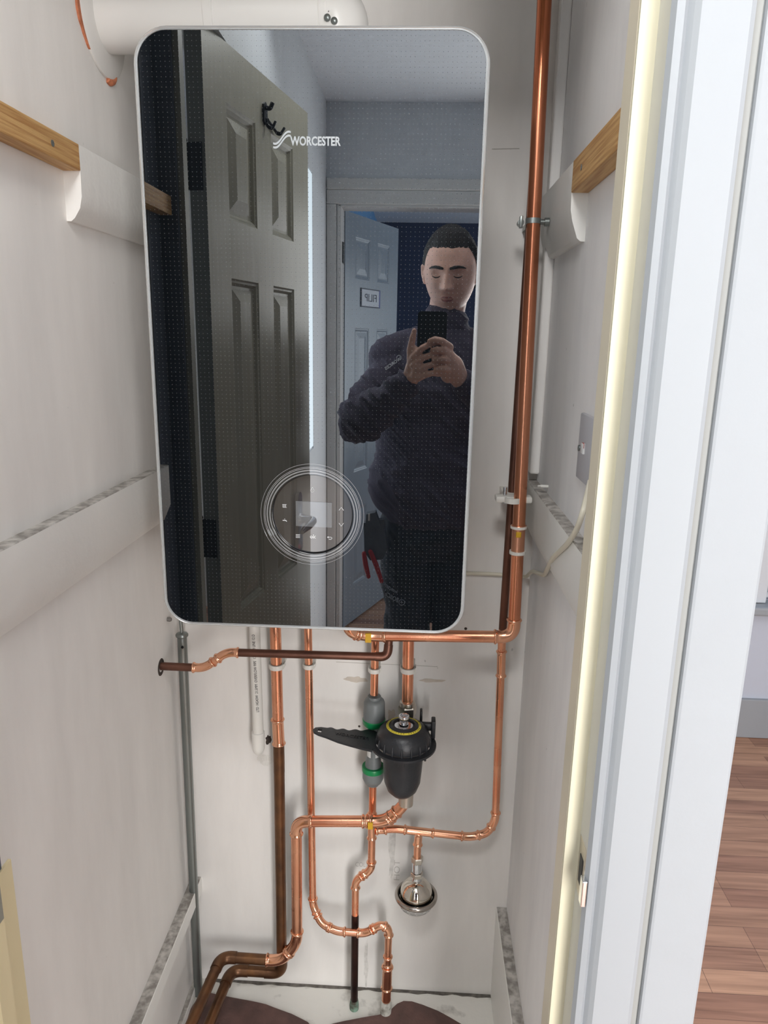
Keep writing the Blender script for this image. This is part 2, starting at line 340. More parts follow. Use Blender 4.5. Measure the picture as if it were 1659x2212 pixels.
# hall and beyond, seen in the boiler glass
HX = -.265; HE = -2.25
sbox('ceiling', (-2.2, -6.0, CL), (4.2, 1.62, CL+.1), CEILM)
sbox('wall_hall_left_upper', (HX-.10, HE, .60), (HX, -.42, CL), HALL)
sbox('wall_hall_left_end', (HX-.10, HE, FL), (HX, -1.845, .60), HALL)
sbox('wall_hall_left_sill', (HX-.10, -1.845, FL), (HX, -1.08, -.41), HALL)
sbox('wall_hall_left_pier', (HX-.10, -1.25, -.45), (HX, -1.20, .60), HALL)
sbox('wall_side_room', (-2.1, -2.72, FL), (HX-.10, -2.62, CL), mat('side_room_emulsion', (200, 200, 196), .6))
w2 = sbox('window_2', (HX-.03, -1.845, -.41), (HX-.004, -1.11, .60), mat('upvc_frame', (214, 218, 222), .3))
MB().box((HX-.006, -1.842, -.40), (HX-.0005, -1.13, .595)).out('pane', mat('daylit_frosted_pane', (226, 238, 246), .4, emit=3.3), w2, smooth=False)
# end wall with doorway to the blue room: opening from x=-.205 rightwards, head at z=.55
sbox('wall_hall_end_left', (HX-.1, HE-.11, FL), (-.215, HE, CL), HALL)
sbox('wall_hall_end_over', (-.215, HE-.11, .565), (.56, HE, CL), HALL)
sbox('wall_hall_end_right', (.56, HE-.11, FL), (4.2, HE, CL), HALL)
for nm, a, b in (('trim_blue_door_head', (-.262, HE-.001, .56), (.60, HE+.014, .615)), ('trim_blue_door_head_reveal', (-.215, HE-.11, .55), (.56, HE+.006, .566)),
                 ('trim_blue_door_jamb', (-.218, HE-.115, FL), (-.200, HE+.006, .56)), ('trim_blue_door_architrave', (-.262, HE-.001, FL), (-.222, HE+.013, .5595)),
                 ('trim_blue_door_reveal_right', (.55, HE-.11, FL), (.565, HE+.006, .56))):
    sbox(nm, a, b, mat('white_reveal_paint', (206, 206, 204), .4), bev=.003)
sbox('trim_hall_picture_line', (-.262, HE-.001, .615), (.62, HE+.020, .66), mat('white_reveal_paint', (206, 206, 204), .4), bev=.006)
sbox('wall_blue_room_far', (-.9, -5.6, FL), (4.2, -5.45, CL), NAVY)
sbox('wall_blue_room_left', (-.34, -5.5, FL), (-.24, HE-.11, CL), BLUEW)

# six-panel door builder: leaf in (u along width, w thickness, z)
def six_panel(name, hinge, free, z0, z1, th, m, medge, cols, rows, side, ds=1.0):
    h = Vector((hinge[0], hinge[1], 0)); u = Vector((free[0]-hinge[0], free[1]-hinge[1], 0)); W = u.length; u.normalize(); nrm = Vector((-u.y, u.x, 0))*side
    f = lambda a, t, z: tuple(h+u*a+nrm*t+Vector((0, 0, z)))
    mb = MB(); g = 0.0; mb_v = []
    # face grid with recessed, fielded panels
    xs = sorted({0, W}.union(*[{c0, c1} for c0, c1 in cols])); zs = sorted({z0, z1}.union(*[{r0, r1} for r0, r1 in rows]))
    for i in range(len(xs)-1):
        for j in range(len(zs)-1):
            a0, a1, b0, b1 = xs[i], xs[i+1], zs[j], zs[j+1]
            ispan = any(abs(a0-c0) < 1e-6 and abs(a1-c1) < 1e-6 for c0, c1 in cols) and any(abs(b0-r0) < 1e-6 and abs(b1-r1) < 1e-6 for r0, r1 in rows)
            if not ispan: mb.add([f(a0, 0, b0), f(a1, 0, b0), f(a1, 0, b1), f(a0, 0, b1)], [(0, 1, 2, 3)])
            else:
                rings = [(0, 0), (.004, -.003), (.008, -.004), (.014, -.010), (.020, -.0105), (.046, -.002)]; V = []
                for ins, d in rings: V += [f(a0+ins, d*ds, b0+ins), f(a1-ins, d*ds, b0+ins), f(a1-ins, d*ds, b1-ins), f(a0+ins, d*ds, b1-ins)]
                F = []
                for k in range(len(rings)-1):
                    for e in range(4): F.append((k*4+e, k*4+(e+1) % 4, k*4+4+(e+1) % 4, k*4+4+e))
                F.append(tuple(range(len(V)-4, len(V)))); mb.add(V, F)
    mb.add([f(0, -th, z0), f(W, -th, z0), f(W, -th, z1), f(0, -th, z1), f(0, 0, z0), f(W, 0, z0), f(W, 0, z1), f(0, 0, z1)], [(0, 1, 2, 3), (1, 2, 6, 5), (0, 1, 5, 4), (3, 2, 6, 7)])
    o = struct(mb.out(name, m, smooth=False, org=(hinge[0], hinge[1], z0)))
    MB().add([f(-.0006, -th, z0), f(-.0006, 0, z0), f(-.0006, 0, z1), f(-.0006, -th, z1)]+[f(0.0, -th, z0), f(0.0, 0, z0), f(0, 0, z1), f(0, -th, z1)], [(0, 1, 2, 3), (4, 5, 6, 7), (0, 1, 5, 4), (2, 3, 7, 6)]).out('hinge_edge', medge, o, smooth=False)
    return o, f, W
# closet door, standing open into the hall
cols = [(.100, .245), (.335, .478)]; rows = [(.262, .486), (-.62, .143), (-1.18, -.82)]
d1, f1, W1 = six_panel('door_1', (-.285, -.535), (-.171, -1.115), FL+.006, .598, .036, DOORM, DOORE, cols, rows, 1)
# the hinge edge faces the closet: its shade is in the darker olive; two hinges
for hz in (.345, -.415):
    hb = MB(); hp = f1(-.004, -.040, hz)
    for k in range(5):
        zz = hz-.043+k*.0175; hb.lathe([(.0052, 0), (.0052, .0162)], (hp[0], hp[1], zz), n=14)
    hb.lathe([(.003, 0), (.0045, .002), (.0035, .006), (0, .008)], (hp[0], hp[1], hz+.0445), n=12)
    h0 = f1(-.0012, -.036, 0); h1 = f1(-.0012, -.006, 0)
    hb.add([(h0[0], h0[1]+.001, hz-.044), (h1[0], h1[1]+.001, hz-.044), (h1[0], h1[1]+.001, hz+.044), (h0[0], h0[1]+.001, hz+.044)], [(0, 1, 2, 3)])
    hb.out('hinge', BLKMET, d1)
lb = MB(); a = f1(.463, .001, -.58); b = f1(.497, .009, -.41)
pl = [(u_, z_) for u_, z_ in ((.464, -.575), (.469, -.582), (.495, -.582), (.500, -.575), (.500, -.425), (.495, -.415), (.488, -.409), (.476, -.409), (.469, -.415), (.464, -.425))]
lb.prism(pl, lambda u_, v_, t: f1(u_, t, v_), -.001, .008)
pl2 = bezfill([f1(.482, .006, -.486), f1(.482, .05, -.486), f1(.44, .054, -.489), f1(.375, .052, -.496)], .018)
lb.sweep(pl2, [.012]*3+[.011]*(len(pl2)-4)+[.006], 16)
lb.sweep([f1(.482, .006, -.486), f1(.482, .016, -.486)], [.017, .015], 20)
lb.out('lever_handle', CHROME, d1)
# double coat hook near the top of the door
hk = MB()
hk.prism([(.286, .500), (.286, .535), (.296, .542), (.306, .535), (.306, .500), (.296, .494)], lambda u_, v_, t: f1(u_, t, v_), 0, .005)
for du in (0, .055):
    pp = bezfill([f1(.296+du*.2, .004, .508), f1(.302+du, .006, .492), f1(.306+du*.9, .016, .488), f1(.311+du, .022, .504)], .012)
    hk.sweep(pp, [.0032+.0014*math.sin(math.pi*i/(len(pp)-1)) for i in range(len(pp))], 12)
pp = bezfill([f1(.296, .004, .53), f1(.298, .015, .527), f1(.300, .020, .540)], .01); hk.sweep(pp, .005, 12)
tag(hk.out('coat_hook', BLKMET), 'dark bronze double coat hook screwed near the top of the open olive-grey door', 'hook')
# blue-room door, opened inwards, white
cols2 = [(.10, .25), (.335, .475)]; rows2 = [(.28, .46), (-.62, .06), (-1.2, -.8)]
d2, f2, W2 = six_panel('door_2', (-.196, HE-.118), (.020, -2.905), FL+.01, .555, .036, DOORW, DOORW, cols2, rows2, 1, .45)
hb = MB(); hb.box((-.2005, HE-.105, .33), (-.1975, HE-.020, .415)); hb.lathe([(.006, 0), (.006, .085)], (-.197, HE-.035, .33), n=12)
tag(hb.out('door_hinge', mat('dull_steel', (92, 96, 98), .5, .4)), 'dark steel butt hinge on the mirrored blue room door jamb', 'hinge')
# name plate on the white door
pt = thing('name_plate', 'small white number-plate style sign with blue edge stuck on the reflected white door', 'sign', f2(.27, .004, .2))
MB().prism([(.155, .158), (.365, .158), (.365, .243), (.155, .243)], lambda u_, v_, t: f2(u_, t, v_), .0015, .004).out('border', NAVY, pt, smooth=False)
MB().prism([(.161, .163), (.348, .163), (.348, .238), (.161, .238)], lambda u_, v_, t: f2(u_, t, v_), .004, .0048).out('plate', mat('pale_plate', (206, 214, 226), .3), pt, smooth=False)
tx = MB(); o_ = f2(.258, .0052, .200); ux = Vector(f2(0, 0, 0))-Vector(f2(1, 0, 0)); put_text(tx, 'FILIP', .05, o_, ux, (0, 0, 1), depth=.0004, width=.13); tx.out('lettering', NAVY, pt, smooth=False)
tx = MB(); o_ = f2(.328, .0046, .200)
tx.prism([(.348, .160), (.363, .160), (.363, .241), (.348, .241)], lambda u_, v_, t: f2(u_, t, v_), .004, .0048); tx.out('blue_band', mat('plate_blue', (30, 60, 150), .4), pt, smooth=False)

# boards and battens on the closet walls
def moulded_board(name, side, y0, y1, zt, zb, label, profile):
    x0 = XL if side < 0 else XR
    mb = MB(); mb.prism(profile(zt, zb), lambda u, v, t: (x0-side*u, t, v), y0, y1); return tag(mb.out(name, DUSTY, smooth=True, angle=30), label, 'shelf support')
ogee = lambda zt, zb: [(-.0005, zt), (.0225, zt), (.0232, zt-.004), (.0228, zt-.04), (.0222, zt-.062), (.0190, zt-.076), (.0110, zb+.004), (.006, zb), (-.0005, zb)]
plain = lambda zt, zb: [(-.0005, zt), (.021, zt), (.022, zt-.0015), (.022, zb+.0015), (.021, zb), (-.0005, zb)]
chamf = lambda zt, zb: [(-.0005, zt), (.016, zt), (.0175, zt-.0015), (.0175, zb+.03), (.004, zb), (-.0005, zb)]
moulded_board('skirting_offcut', -1, .003, YB, .258, .166, 'white painted ogee board high on the left wall behind the batten', ogee)
moulded_board('skirting_offcut', 1, .088, YB, .262, .160, 'white painted ogee board high on the right wall beside the riser pipe', ogee)
moulded_board('shelf_rail', -1, -.285, YB, -.205, -.308, 'wide white painted rail across the middle of the left wall', chamf)
moulded_board('shelf_rail', 1, -.33, YB, -.225, -.33, 'white painted rail across the middle of the right wall with dusty top', chamf)
moulded_board('floor_rail', -1, -.285, YB, -1.128, -1.165, 'narrow white rail with dusty grey top low on the left wall', plain)
moulded_board('floor_rail', 1, -.33, YB, -1.166, -1.40, 'deep white skirting with gritty grey top low on the right wall', plain)
sbox('baseboard_left', (XL, -.285, FL), (XL+.011, YB, -1.375), DUSTY, bev=.002)
def batten(side, y0, y1, z0, z1, label):
    x0 = XL if side < 0 else XR; t = thing('timber_batten', label, 'batten', (x0, (y0+y1)/2, z0), 'pine battens')
    MB().box((x0, y0, z0), (x0-side*.0235, y1, z1), .0012).out('timber', PINE, t, smooth=False)
    c = (x0-side*.0236, -.068 if side < 0 else .03, (z0+z1)/2); MB().lathe([(.0038, 0), (.0038, .0006), (.0014, .0006), (.0012, -.0008), (0, -.0008)], c, (-side, 0, 0), 16).out('screw_head', GALV, t)
    return t
batten(-1, -.352, .003, .2265, .258, 'raw pine batten fixed high on the left wall')
batten(1, -.329, .088, .222, .262, 'raw pine batten on the right wall running behind the cream door frame')
# fused connection unit on the right wall
sw = thing('fused_switch', 'brushed grey fused switch plate on the right wall partly hidden by the door frame', 'switch', (XR, -.05, -.11))
MB().box((XR-.006, -.088, -.153), (XR+.001, -.002, -.066), .002).out('plate', mat('brushed_grey_plate', (188, 188, 194), .45, .1), sw)
MB().box((XR-.0085, -.043, -.116), (XR-.005, -.030, -.102), .001).out('rocker', mat('switch_rocker', (222, 222, 222), .4), sw)
MB().box((XR-.0080, -.045, -.108), (XR-.0078, -.034, -.101), .001).out('neon', mat('neon_red', (170, 50, 40), .3), sw)
MB().lathe([(.004, 0), (.004, .002), (0, .0025)], (XR-.006, -.013, -.112), (-1, 0, 0), 14).out('screw', GALV, sw)
# strike plate on the jamb
sp = thing('strike_plate', 'small bare metal latch plate low on the cream door jamb', 'latch plate', (.314, -.375, -.465))
for nm, a, b, mm in (('plate', (.3135, -.3905, -.496), (.3150, -.366, -.436), NICKEL), ('latch_hole', (.3128, -.3845, -.482), (.3138, -.373, -.452), INK), ('lip', (.3105, -.4000, -.490), (.3150, -.3902, -.462), CHROME)):
    MB().box(a, b, .0008).out(nm, mm, sp, smooth=False)
# pencil lines and plaster scars on the back wall
def scar(name, cx, cz, rx, rz, m, label, th=.0006, n=48, rough=.25):
    pl = []
    for k in range(n):
        an = 2*math.pi*k/n; r = 1+rough*2.2*noise.noise(Vector((math.cos(an)*1.7+cx*50, math.sin(an)*1.7, cz*50))); pl.append((cx+rx*r*math.cos(an), cz+rz*r*math.sin(an)))
    return tag(MB().prism(pl, lambda u, v, t: (u, t, v), YB-th, YB+.001).out(name, m, smooth=False), label, 'wall mark')
PATCH = mat('bare_plaster', (222, 211, 198), .9, var=.2, vscale=30, bump=.5, bscale=80)
scar('plaster_patch', *np.array(PY(768, 1468, YB))[[0, 2]], .022, .007, PATCH, 'torn beige plaster patch on the back wall left of the grey fitting')
scar('plaster_patch', *np.array(PY(846, 1545, YB))[[0, 2]], .008, .014, PATCH, 'small beige plaster scar between the grey fitting and the nickel valve')
scar('plaster_patch', *np.array(PY(934, 1470, YB))[[0, 2]], .022, .004, PATCH, 'faint beige smear on the back wall right of the nickel valve')
scar('plaster_patch', *np.array(PY(572, 1640, YB))[[0, 2]], .015, .013, mat('rough_filler', (232, 229, 223), .8, bump=.9, bscale=120), 'rough white filler patch beside the capped plastic pipe')
scar('wall_hole', *np.array(PY(580, 1598, YB))[[0, 2]], .006, .010, mat('hole_dark', (70, 60, 54), .9, var=.5, vscale=80), 'small broken hole in the wall right of the capped plastic pipe')
scar('grey_scuff', *np.array(PY(846, 1850, YB))[[0, 2]], .006, .062, mat('grey_scuff', (226, 223, 218), .8, var=.2, vscale=60), 'vertical grey scuff mark on the wall left of the steel arrester', rough=.5)
scar('grey_scuff', *np.array(PY(790, 2085, YB))[[0, 2]], .005, .05, mat('grey_scuff', (226, 223, 218), .8), 'grey scuff mark beside the lower end of the blackened pipe', rough=.5)
for (px, py, r_, lb_) in ((1006, 1358, .003, 'small wall plug hole to the right above the copper crossbar'), (776, 1569, .0025, 'small drilled hole behind the spanner handle')):
    c = PY(px, py, YB); tag(MB().lathe([(r_, 0), (r_*.8, .0012), (0, .0012)], (c[0], YB+.0002, c[2]), (0, -1, 0), 14).out('drill_hole', mat('hole_dark', (70, 60, 54), .9), None), lb_, 'wall mark')
ln = MB(); A_ = PY(726, 1430, YB); B_ = PY(945, 1440, YB); ln.sweep([(A_[0], YB, A_[2]), (B_[0], YB, B_[2]), (B_[0]+.0005, YB, B_[2]-.004)], .0006, 6)
tag(ln.out('pencil_line', mat('pencil', (196, 192, 186), .8)), 'thin horizontal pencil line drawn across the back wall behind the clips', 'wall mark')
ln = MB()
V = PY(783, 1868, YB); put_text(ln, 'COLD', .016, (V[0], YB-.0004, V[2]), (1, 0, 0), (0, 0, 1), depth=.0001, bold=-.0002, width=.03)
tag(ln.out('pencil_writing', mat('pencil', (196, 192, 186), .8), smooth=False), 'faint pencilled word left of the offset copper pipe', 'wall writing')
ln = MB()
V = PY(858, 1880, YB); put_text(ln, 'HOT', .018, (V[0], YB-.0004, V[2]), (0, 0, 1), (-1, 0, 0), depth=.0001, bold=-.0003, width=.05)
tag(ln.out('pencil_writing', mat('pencil', (196, 192, 186), .8), smooth=False), 'faint sideways pencil writing left of the steel arrester', 'wall writing')
ln = MB(); A_ = PY(1063, 322, YB); B_ = PY(1122, 321, YB); ln.sweep([(A_[0], YB, A_[2]), (B_[0], YB, B_[2])], .0007, 6)
tag(ln.out('pencil_line', mat('pencil', (196, 192, 186), .8)), 'short pencil line high on the back wall between boiler and riser', 'wall mark')
# dirt line along the back wall foot, and brown sheets on the floor
mb = MB(); pl = []; n = 60
for k in range(n): pl.append((XL+.02+(XR-XL-.04)*k/(n-1), YB-.0075-.005*noise.noise(Vector((k*.4, 2, 0)))))
pl += [(XR-.02, YB), (XL+.02, YB)]
mb.prism(pl, lambda u, v, t: (u, v, t), FL-.001, FL+.001); tag(mb.out('dirt_line', mat('dark_dirt', (112, 107, 101), .95, var=.4, vscale=80), smooth=False), 'dark dirty gap along the foot of the back wall', 'dirt')
def sheet(pxs, label, lift):
    poly = []
    for px, py in pxs: p = PZ(px, py, FL+.004); poly.append((p[0], p[1]))
    mb = MB(); bm = bmesh.new(); vs = [bm.verts.new((u, v, 0)) for u, v in poly]; f = bm.faces.new(vs); bmesh.ops.triangulate(bm, faces=[f])
    for _ in range(3): bmesh.ops.subdivide_edges(bm, edges=bm.edges[:], cuts=1, use_grid_fill=True)
    for v in bm.verts: v.co.z = FL+.004+lift*max(0, noise.noise(Vector((v.co.x*9, v.co.y*9, 0))))
    r = bmesh.ops.extrude_face_region(bm, geom=bm.faces[:]); 
    for v in [g for g in r['geom'] if isinstance(g, bmesh.types.BMVert)]: v.co.z -= .0035
    bm.verts.index_update(); mb.add([v.co[:] for v in bm.verts], [[v.index for v in f.verts] for f in bm.faces]); bm.free()
    return tag(mb.out('floor_sheet', LINO, angle=50), label, 'floor covering')
sheet([(436, 2140), (468, 2148), (520, 2158), (575, 2170), (630, 2190), (665, 2208), (690, 2240), (700, 2330), (380, 2330), (400, 2200)], 'dark brown curling floor sheet in the left corner under the old pipes', .006)
sheet([(715, 2212), (745, 2205), (780, 2199), (815, 2194), (838, 2189), (848, 2178), (858, 2168), (872, 2162), (890, 2163), (915, 2171), (945, 2184), (975, 2200), (1000, 2214), (1020, 2230), (1050, 2330), (700, 2330)], 'reddish brown floor sheet with curved edge right of the pipe tails', .006)

# ================================================================== BOILER
BW, BH, BR = .44, .784, .043
def rrect(hw, hh, r, n=10, cx=0, cz=0):
    pts = []
    for (sx, sz, a0) in ((1, 1, 0), (-1, 1, 90), (-1, -1, 180), (1, -1, 270)):
        for k in range(n+1):
            a = math.radians(a0+90*k/n); pts.append((cx+sx*(hw-r)+r*math.cos(a), cz+sz*(hh-r)+r*math.sin(a)))
    return pts
boiler = thing('combi_boiler', 'tall wall-hung boiler with black mirror glass front and silver rim', 'boiler', (0, YB, -BH/2))
MB().prism(rrect(BW/2-.006, BH/2-.006, .036), lambda u, v, t: (u, t, v), .012, YB-.002).out('casing', CASING, boiler, angle=30)
rim = MB(); rings = []
for ins, yy in ((.0015, .016), (0, .010), (.0004, .003), (.0018, .0002), (.0032, -.0004), (.0043, .0006), (.0046, .0014), (.0050, .0004), (.0056, .0001), (.0060, .0012)):
    rings.append([(u, yy, v) for u, v in rrect(BW/2-ins, BH/2-ins, BR-ins)])
n = len(rings[0]); V = [p for r in rings for p in r]; F = [(i*n+k, i*n+(k+1) % n, (i+1)*n+(k+1) % n, (i+1)*n+k) for i in range(len(rings)-1) for k in range(n)]
rim.add(V, F).out('silver_rim', ALU, boiler, angle=60)
DC = (0.0, -.2185)
glass = MB(); bm = bmesh.new(); es = []
for loop in (rrect(BW/2-.0056, BH/2-.0056, BR-.0056), [(DC[0]+.0575*math.cos(2*math.pi*k/96), DC[1]+.0575*math.sin(2*math.pi*k/96)) for k in range(96)]):
    vs = [bm.verts.new((u, 0.0010, v)) for u, v in loop]; es += [bm.edges.new((vs[i], vs[(i+1) % len(vs)])) for i in range(len(vs))]
bmesh.ops.triangle_fill(bm, use_beauty=True, use_dissolve=False, edges=es); bm.verts.index_update()
glass.add([v.co[:] for v in bm.verts], [[v.index for v in f.verts] for f in bm.faces]); bm.free()
BGLASS = mirror_mat('tinted_mirror_glass', (.196, .204, .207), (.003, .004, .005), True)
g = glass.out('glass_front', BGLASS, boiler, smooth=False)
# dots use the part's own object coordinates: shift so that z=0 is the boiler foot
DZ = BH/2
for nd in BGLASS.node_tree.nodes:
    if nd.type == 'MATH' and nd.operation == 'ADD' and not nd.inputs[1].is_linked and abs(nd.inputs[1].default_value-.219) < 1e-4: nd.inputs[1].default_value = -(DC[1]+DZ)
well = MB(); V = []; k = 96
for yy, r in ((.0010, .0575), (.0012, .0572), (.0065, .0570), (.0068, .0563)): V += [(DC[0]+r*math.cos(2*math.pi*i/k), yy, DC[1]+r*math.sin(2*math.pi*i/k)) for i in range(k)]
well.add(V, [(a*k+i, a*k+(i+1) % k, (a+1)*k+(i+1) % k, (a+1)*k+i) for a in range(3) for i in range(k)]).out('dial_recess', BLACKG, boiler)
disc = MB().lathe([(.0563, .0), (.0560, .0004), (0, .0004)], (DC[0], .0068, DC[1]), (0, -1, 0), 96).out('control_dial', mirror_mat('dial_glass', (.22, .215, .21), (.035, .033, .032)), boiler)
MB().prism([(-.0242, -.2365), (.0272, -.2375), (.0272, -.2012), (-.0242, -.2002)], lambda u, v, t: (u, t, v), .0058, .0064).out('display', mirror_mat('blank_display', (.2, .205, .21), (.13, .135, .14)), disc, smooth=False)
def ring(name, r0, r1, m):
    k = 120; V = []
    for r, yy in ((r0, .0008), (r0, .0003), (r1, .0003), (r1, .0008)): V += [(DC[0]+r*math.cos(2*math.pi*i/k), yy, DC[1]+r*math.sin(2*math.pi*i/k)) for i in range(k)]
    MB().add(V, [(a*k+i, a*k+(i+1) % k, (a+1)*k+(i+1) % k, (a+1)*k+i) for a in range(3) for i in range(k)]).out(name, m, boiler, smooth=False)
RINGM = mirror_mat('printed_silver_ring', (.21, .215, .22), (.20, .205, .21)); RING2 = mirror_mat('printed_fine_ring', (.21, .215, .22), (.34, .35, .36))
ring('printed_ring', .0590, .0609, RINGM); ring('printed_ring', .0628, .0648, RINGM); ring('printed_ring', .0665, .0671, RING2); ring('printed_ring', .0683, .0688, RING2); ring('printed_ring', .0727, .0731, RING2)
ICON = mat('white_icon_print', (226, 228, 230), .4)
def tube2(mb, pts, r=.00045, y=.0056): mb.sweep([(u, y, v) for u, v in pts], r, 6); return mb
ic = MB(); up_ = lambda cx, cz, s: [(cx-.0033, cz-.0022*s), (cx, cz+.0022*s), (cx+.0033, cz-.0022*s)]
tube2(ic, up_(.0405, -.2095, 1)).out('up_arrow', ICON, disc)
tube2(MB(), up_(.0405, -.2325, -1)).out('down_arrow', ICON, disc)
ic = MB()
for k in range(3): tube2(ic, [(-.0245, -.2492-.0021*k), (-.0185, -.2492-.0021*k)])
ic.out('menu_icon', ICON, disc)
ic = MB(); tube2(ic, [(.0235, -.2515), (.0262, -.2515), (.0275, -.2528), (.0262, -.2545), (.0228, -.2545)]); tube2(ic, [(.0222, -.2505), (.0208, -.2515), (.0222, -.2528)]); tube2(ic, [(.0208, -.2515), (.0240, -.2515)]); ic.out('back_icon', ICON, disc)
ic = MB()
for k in range(4): tube2(ic, [(-.0425+.0014*k, -.2055), (-.0425+.0014*k, -.2098)], .0003)
tube2(ic, [(-.0432, -.2055), (-.0370, -.2055)], .0003); tube2(ic, [(-.0425, -.2098), (-.0370, -.2098)], .0003); ic.out('radiator_icon', ICON, disc)
ic = MB(); tube2(ic, [(-.043, -.2288), (-.0385, -.2288), (-.0372, -.2305)], .0006); tube2(ic, [(-.0405, -.2268), (-.0398, -.2268)], .0006); ic.out('tap_icon', ICON, disc)
ic = MB(); tube2(ic, [(-.0002, -.1795), (-.0028, -.1838), (-.0022, -.1858), (-.0002, -.1866), (.0018, -.1858), (.0024, -.1838), (-.0002, -.1795)], .0004); tube2(ic, [(-.0002, -.1825), (-.0009, -.1843), (.0005, -.1848)], .0003); ic.out('flame_icon', ICON, disc)
put_text(MB(), 'ok', .0078, (-.0002, .0058, -.2515), (1, 0, 0), (0, 0, 1), depth=.0002, bold=.00025).out('ok_text', ICON, disc, smooth=False)
LOGOM = mat('silver_logo_print', (172, 178, 182), .4)
lg = MB(); put_text(lg, 'WORCESTER', .0142, (.0063, .0005, .2625), (1, 0, 0), (0, 0, 1), depth=.0002, bold=.00045, width=.0635); lg.out('brand_lettering', LOGOM, boiler, smooth=False)
lg = MB()
for dz in (0, -.0044):
    top = []; bot = []
    for k in range(25):
        t = k/24; x = -.0468+.0225*t; s = t*t*(3-2*t); z = .2602+dz+.0128*s+.0012*math.sin(math.pi*2*t-math.pi)*1.3; wd_ = .0011+.0004*math.sin(math.pi*t)
        top.append((x, z+wd_)); bot.append((x, z-wd_))
    V = [(u, .0004, v) for u, v in top]+[(u, .0004, v) for u, v in bot]; lg.add(V, [(i, i+1, 26+i, 25+i) for i in range(24)])
lg.out('brand_wave', LOGOM, boiler, smooth=False)

# ------------------------------------------------------------------ flue
fl = thing('flue_pipe', 'white enamelled flue duct with wall collar above the boiler', 'flue', (-.15, .1575, .40))
FZ = .457; FY = .1575; FR = .0435
pts = [(XL-.02, FY, FZ), (-.04, FY, FZ)]
MB().sweep([(XL-.05, FY, FZ), (-.155, FY, FZ)], FR, 48).out('duct', FLUEW, fl)
mb = MB(); mb.sweep([(-.163, FY, FZ), (-.162, FY, FZ), (-.150, FY, FZ), (-.149, FY, FZ), (-.006, FY, FZ), (-.005, FY, FZ)], [FR, FR+.0034, FR+.0034, FR+.0012, FR+.0012, FR], 48); mb.out('sleeve', FLUEW, fl)
arc = bezfill([(-.006, FY, FZ), (.016, FY, FZ), (.016, FY, BH/2+.004)], .03, 12); MB().sweep(arc, FR, 48).out('elbow', FLUEW, fl)
mb = MB(); mb.sweep([(-.004, FY, FZ), (.004, FY, FZ)], FR+.0014, 48)
mb.out('clamp_band', FLUEW, fl)
for (px, py) in ((707, 38), (722, 45)):
    c = PY(px, py, FY-FR-.0012); MB().lathe([(.0045, -.002), (.0045, .001), (.003, .0026), (0, .0030)], c, (0, -1, -.12), 18).out('screw', GALV, fl)
col = MB(); col.lathe([(.0725, 0), (.0745, .001), (.0745, .004), (.0700, .0062), (.052, .0075), (FR+.003, .0085), (FR+.001, .0085)], (XL-.0005, FY, FZ), (1, 0, 0), 64).out('wall_collar', FLUEW, fl)
fm = MB(); k = 50; pl = []
for i in range(k):
    a = math.radians(140+(218-140)*i/(k-1)); pl.append((FY+.0745*math.cos(a+.18), FZ+.0745*math.sin(a+.18)))
for i in range(k-1, -1, -1):
    a = math.radians(140+(218-140)*i/(k-1)); r = .0745+.0055*math.sin(math.pi*i/(k-1))**.6*(1+.7*noise.noise(Vector((i*.22, .5, 0)))); pl.append((FY+r*math.cos(a+.18), FZ+r*math.sin(a+.18)))
fm.prism(pl, lambda u, v, t: (t, u, v), XL-.001, XL+.003); tag(fm.out('sealing_foam', FOAM, smooth=False), 'thin ragged orange foam seal squeezed out around the flue collar', 'foam seal')
fm = MB(); pc = [Vector(PX(px, py, XL+.001)) for px, py in ((248, 160), (247, 170), (243, 178), (236, 178), (231, 172))]; fm.sweep(bezfill(pc, .004, 3), [.0032, .0036, .004, .0045, .0045, .0045, .0048, .0048, .0048, .005, .005, .0045, .0045, .004][:len(bezfill(pc, .004, 3))], 10)
tag(fm.out('foam_blob', FOAM), 'small curled dab of orange foam on the wall under the flue collar', 'foam blob')

# ================================================================== COPPER PIPEWORK
def bead_prof(L, r, both=True):
    """stations (distance, radius) of a press fitting of length L with bulged ends"""
    s = [(0, r+.0008), (.0006, r+.0022), (.0022, r+.0030), (.0040, r+.0022), (.0052, r+.0009), (.008, r+.0007)]
    e = [(L-d, rr) for d, rr in reversed(s)]
    return s+(e if both else [(L, r+.0007)])
def resample(pts, prof):
    pts = [Vector(p) for p in pts]; D = [0]
    for i in range(1, len(pts)): D.append(D[-1]+(pts[i]-pts[i-1]).length)
    Lt = D[-1]; st = sorted(set([round(d*Lt/prof[-1][0], 6) for d, _ in prof]+[round(d, 6) for d in D]))
    pd = [d*Lt/prof[-1][0] for d, _ in prof]; pr = [r for _, r in prof]
    P = []; Rr = []
    for s in st:
        j = 1
        while j < len(D)-1 and D[j] < s: j += 1
        t = (s-D[j-1])/max(1e-9, D[j]-D[j-1]); P.append(pts[j-1].lerp(pts[j], min(1, max(0, t)))); Rr.append(float(np.interp(s, pd, pr)))
    return P, Rr
def fitting(name, pts, r, m, parent):
    L = sum((Vector(pts[i+1])-Vector(pts[i])).length for i in range(len(pts)-1)); P, Rr = resample(pts, bead_prof(L, r)); return MB().sweep(P, Rr, 24).out(name, m, parent, angle=60)
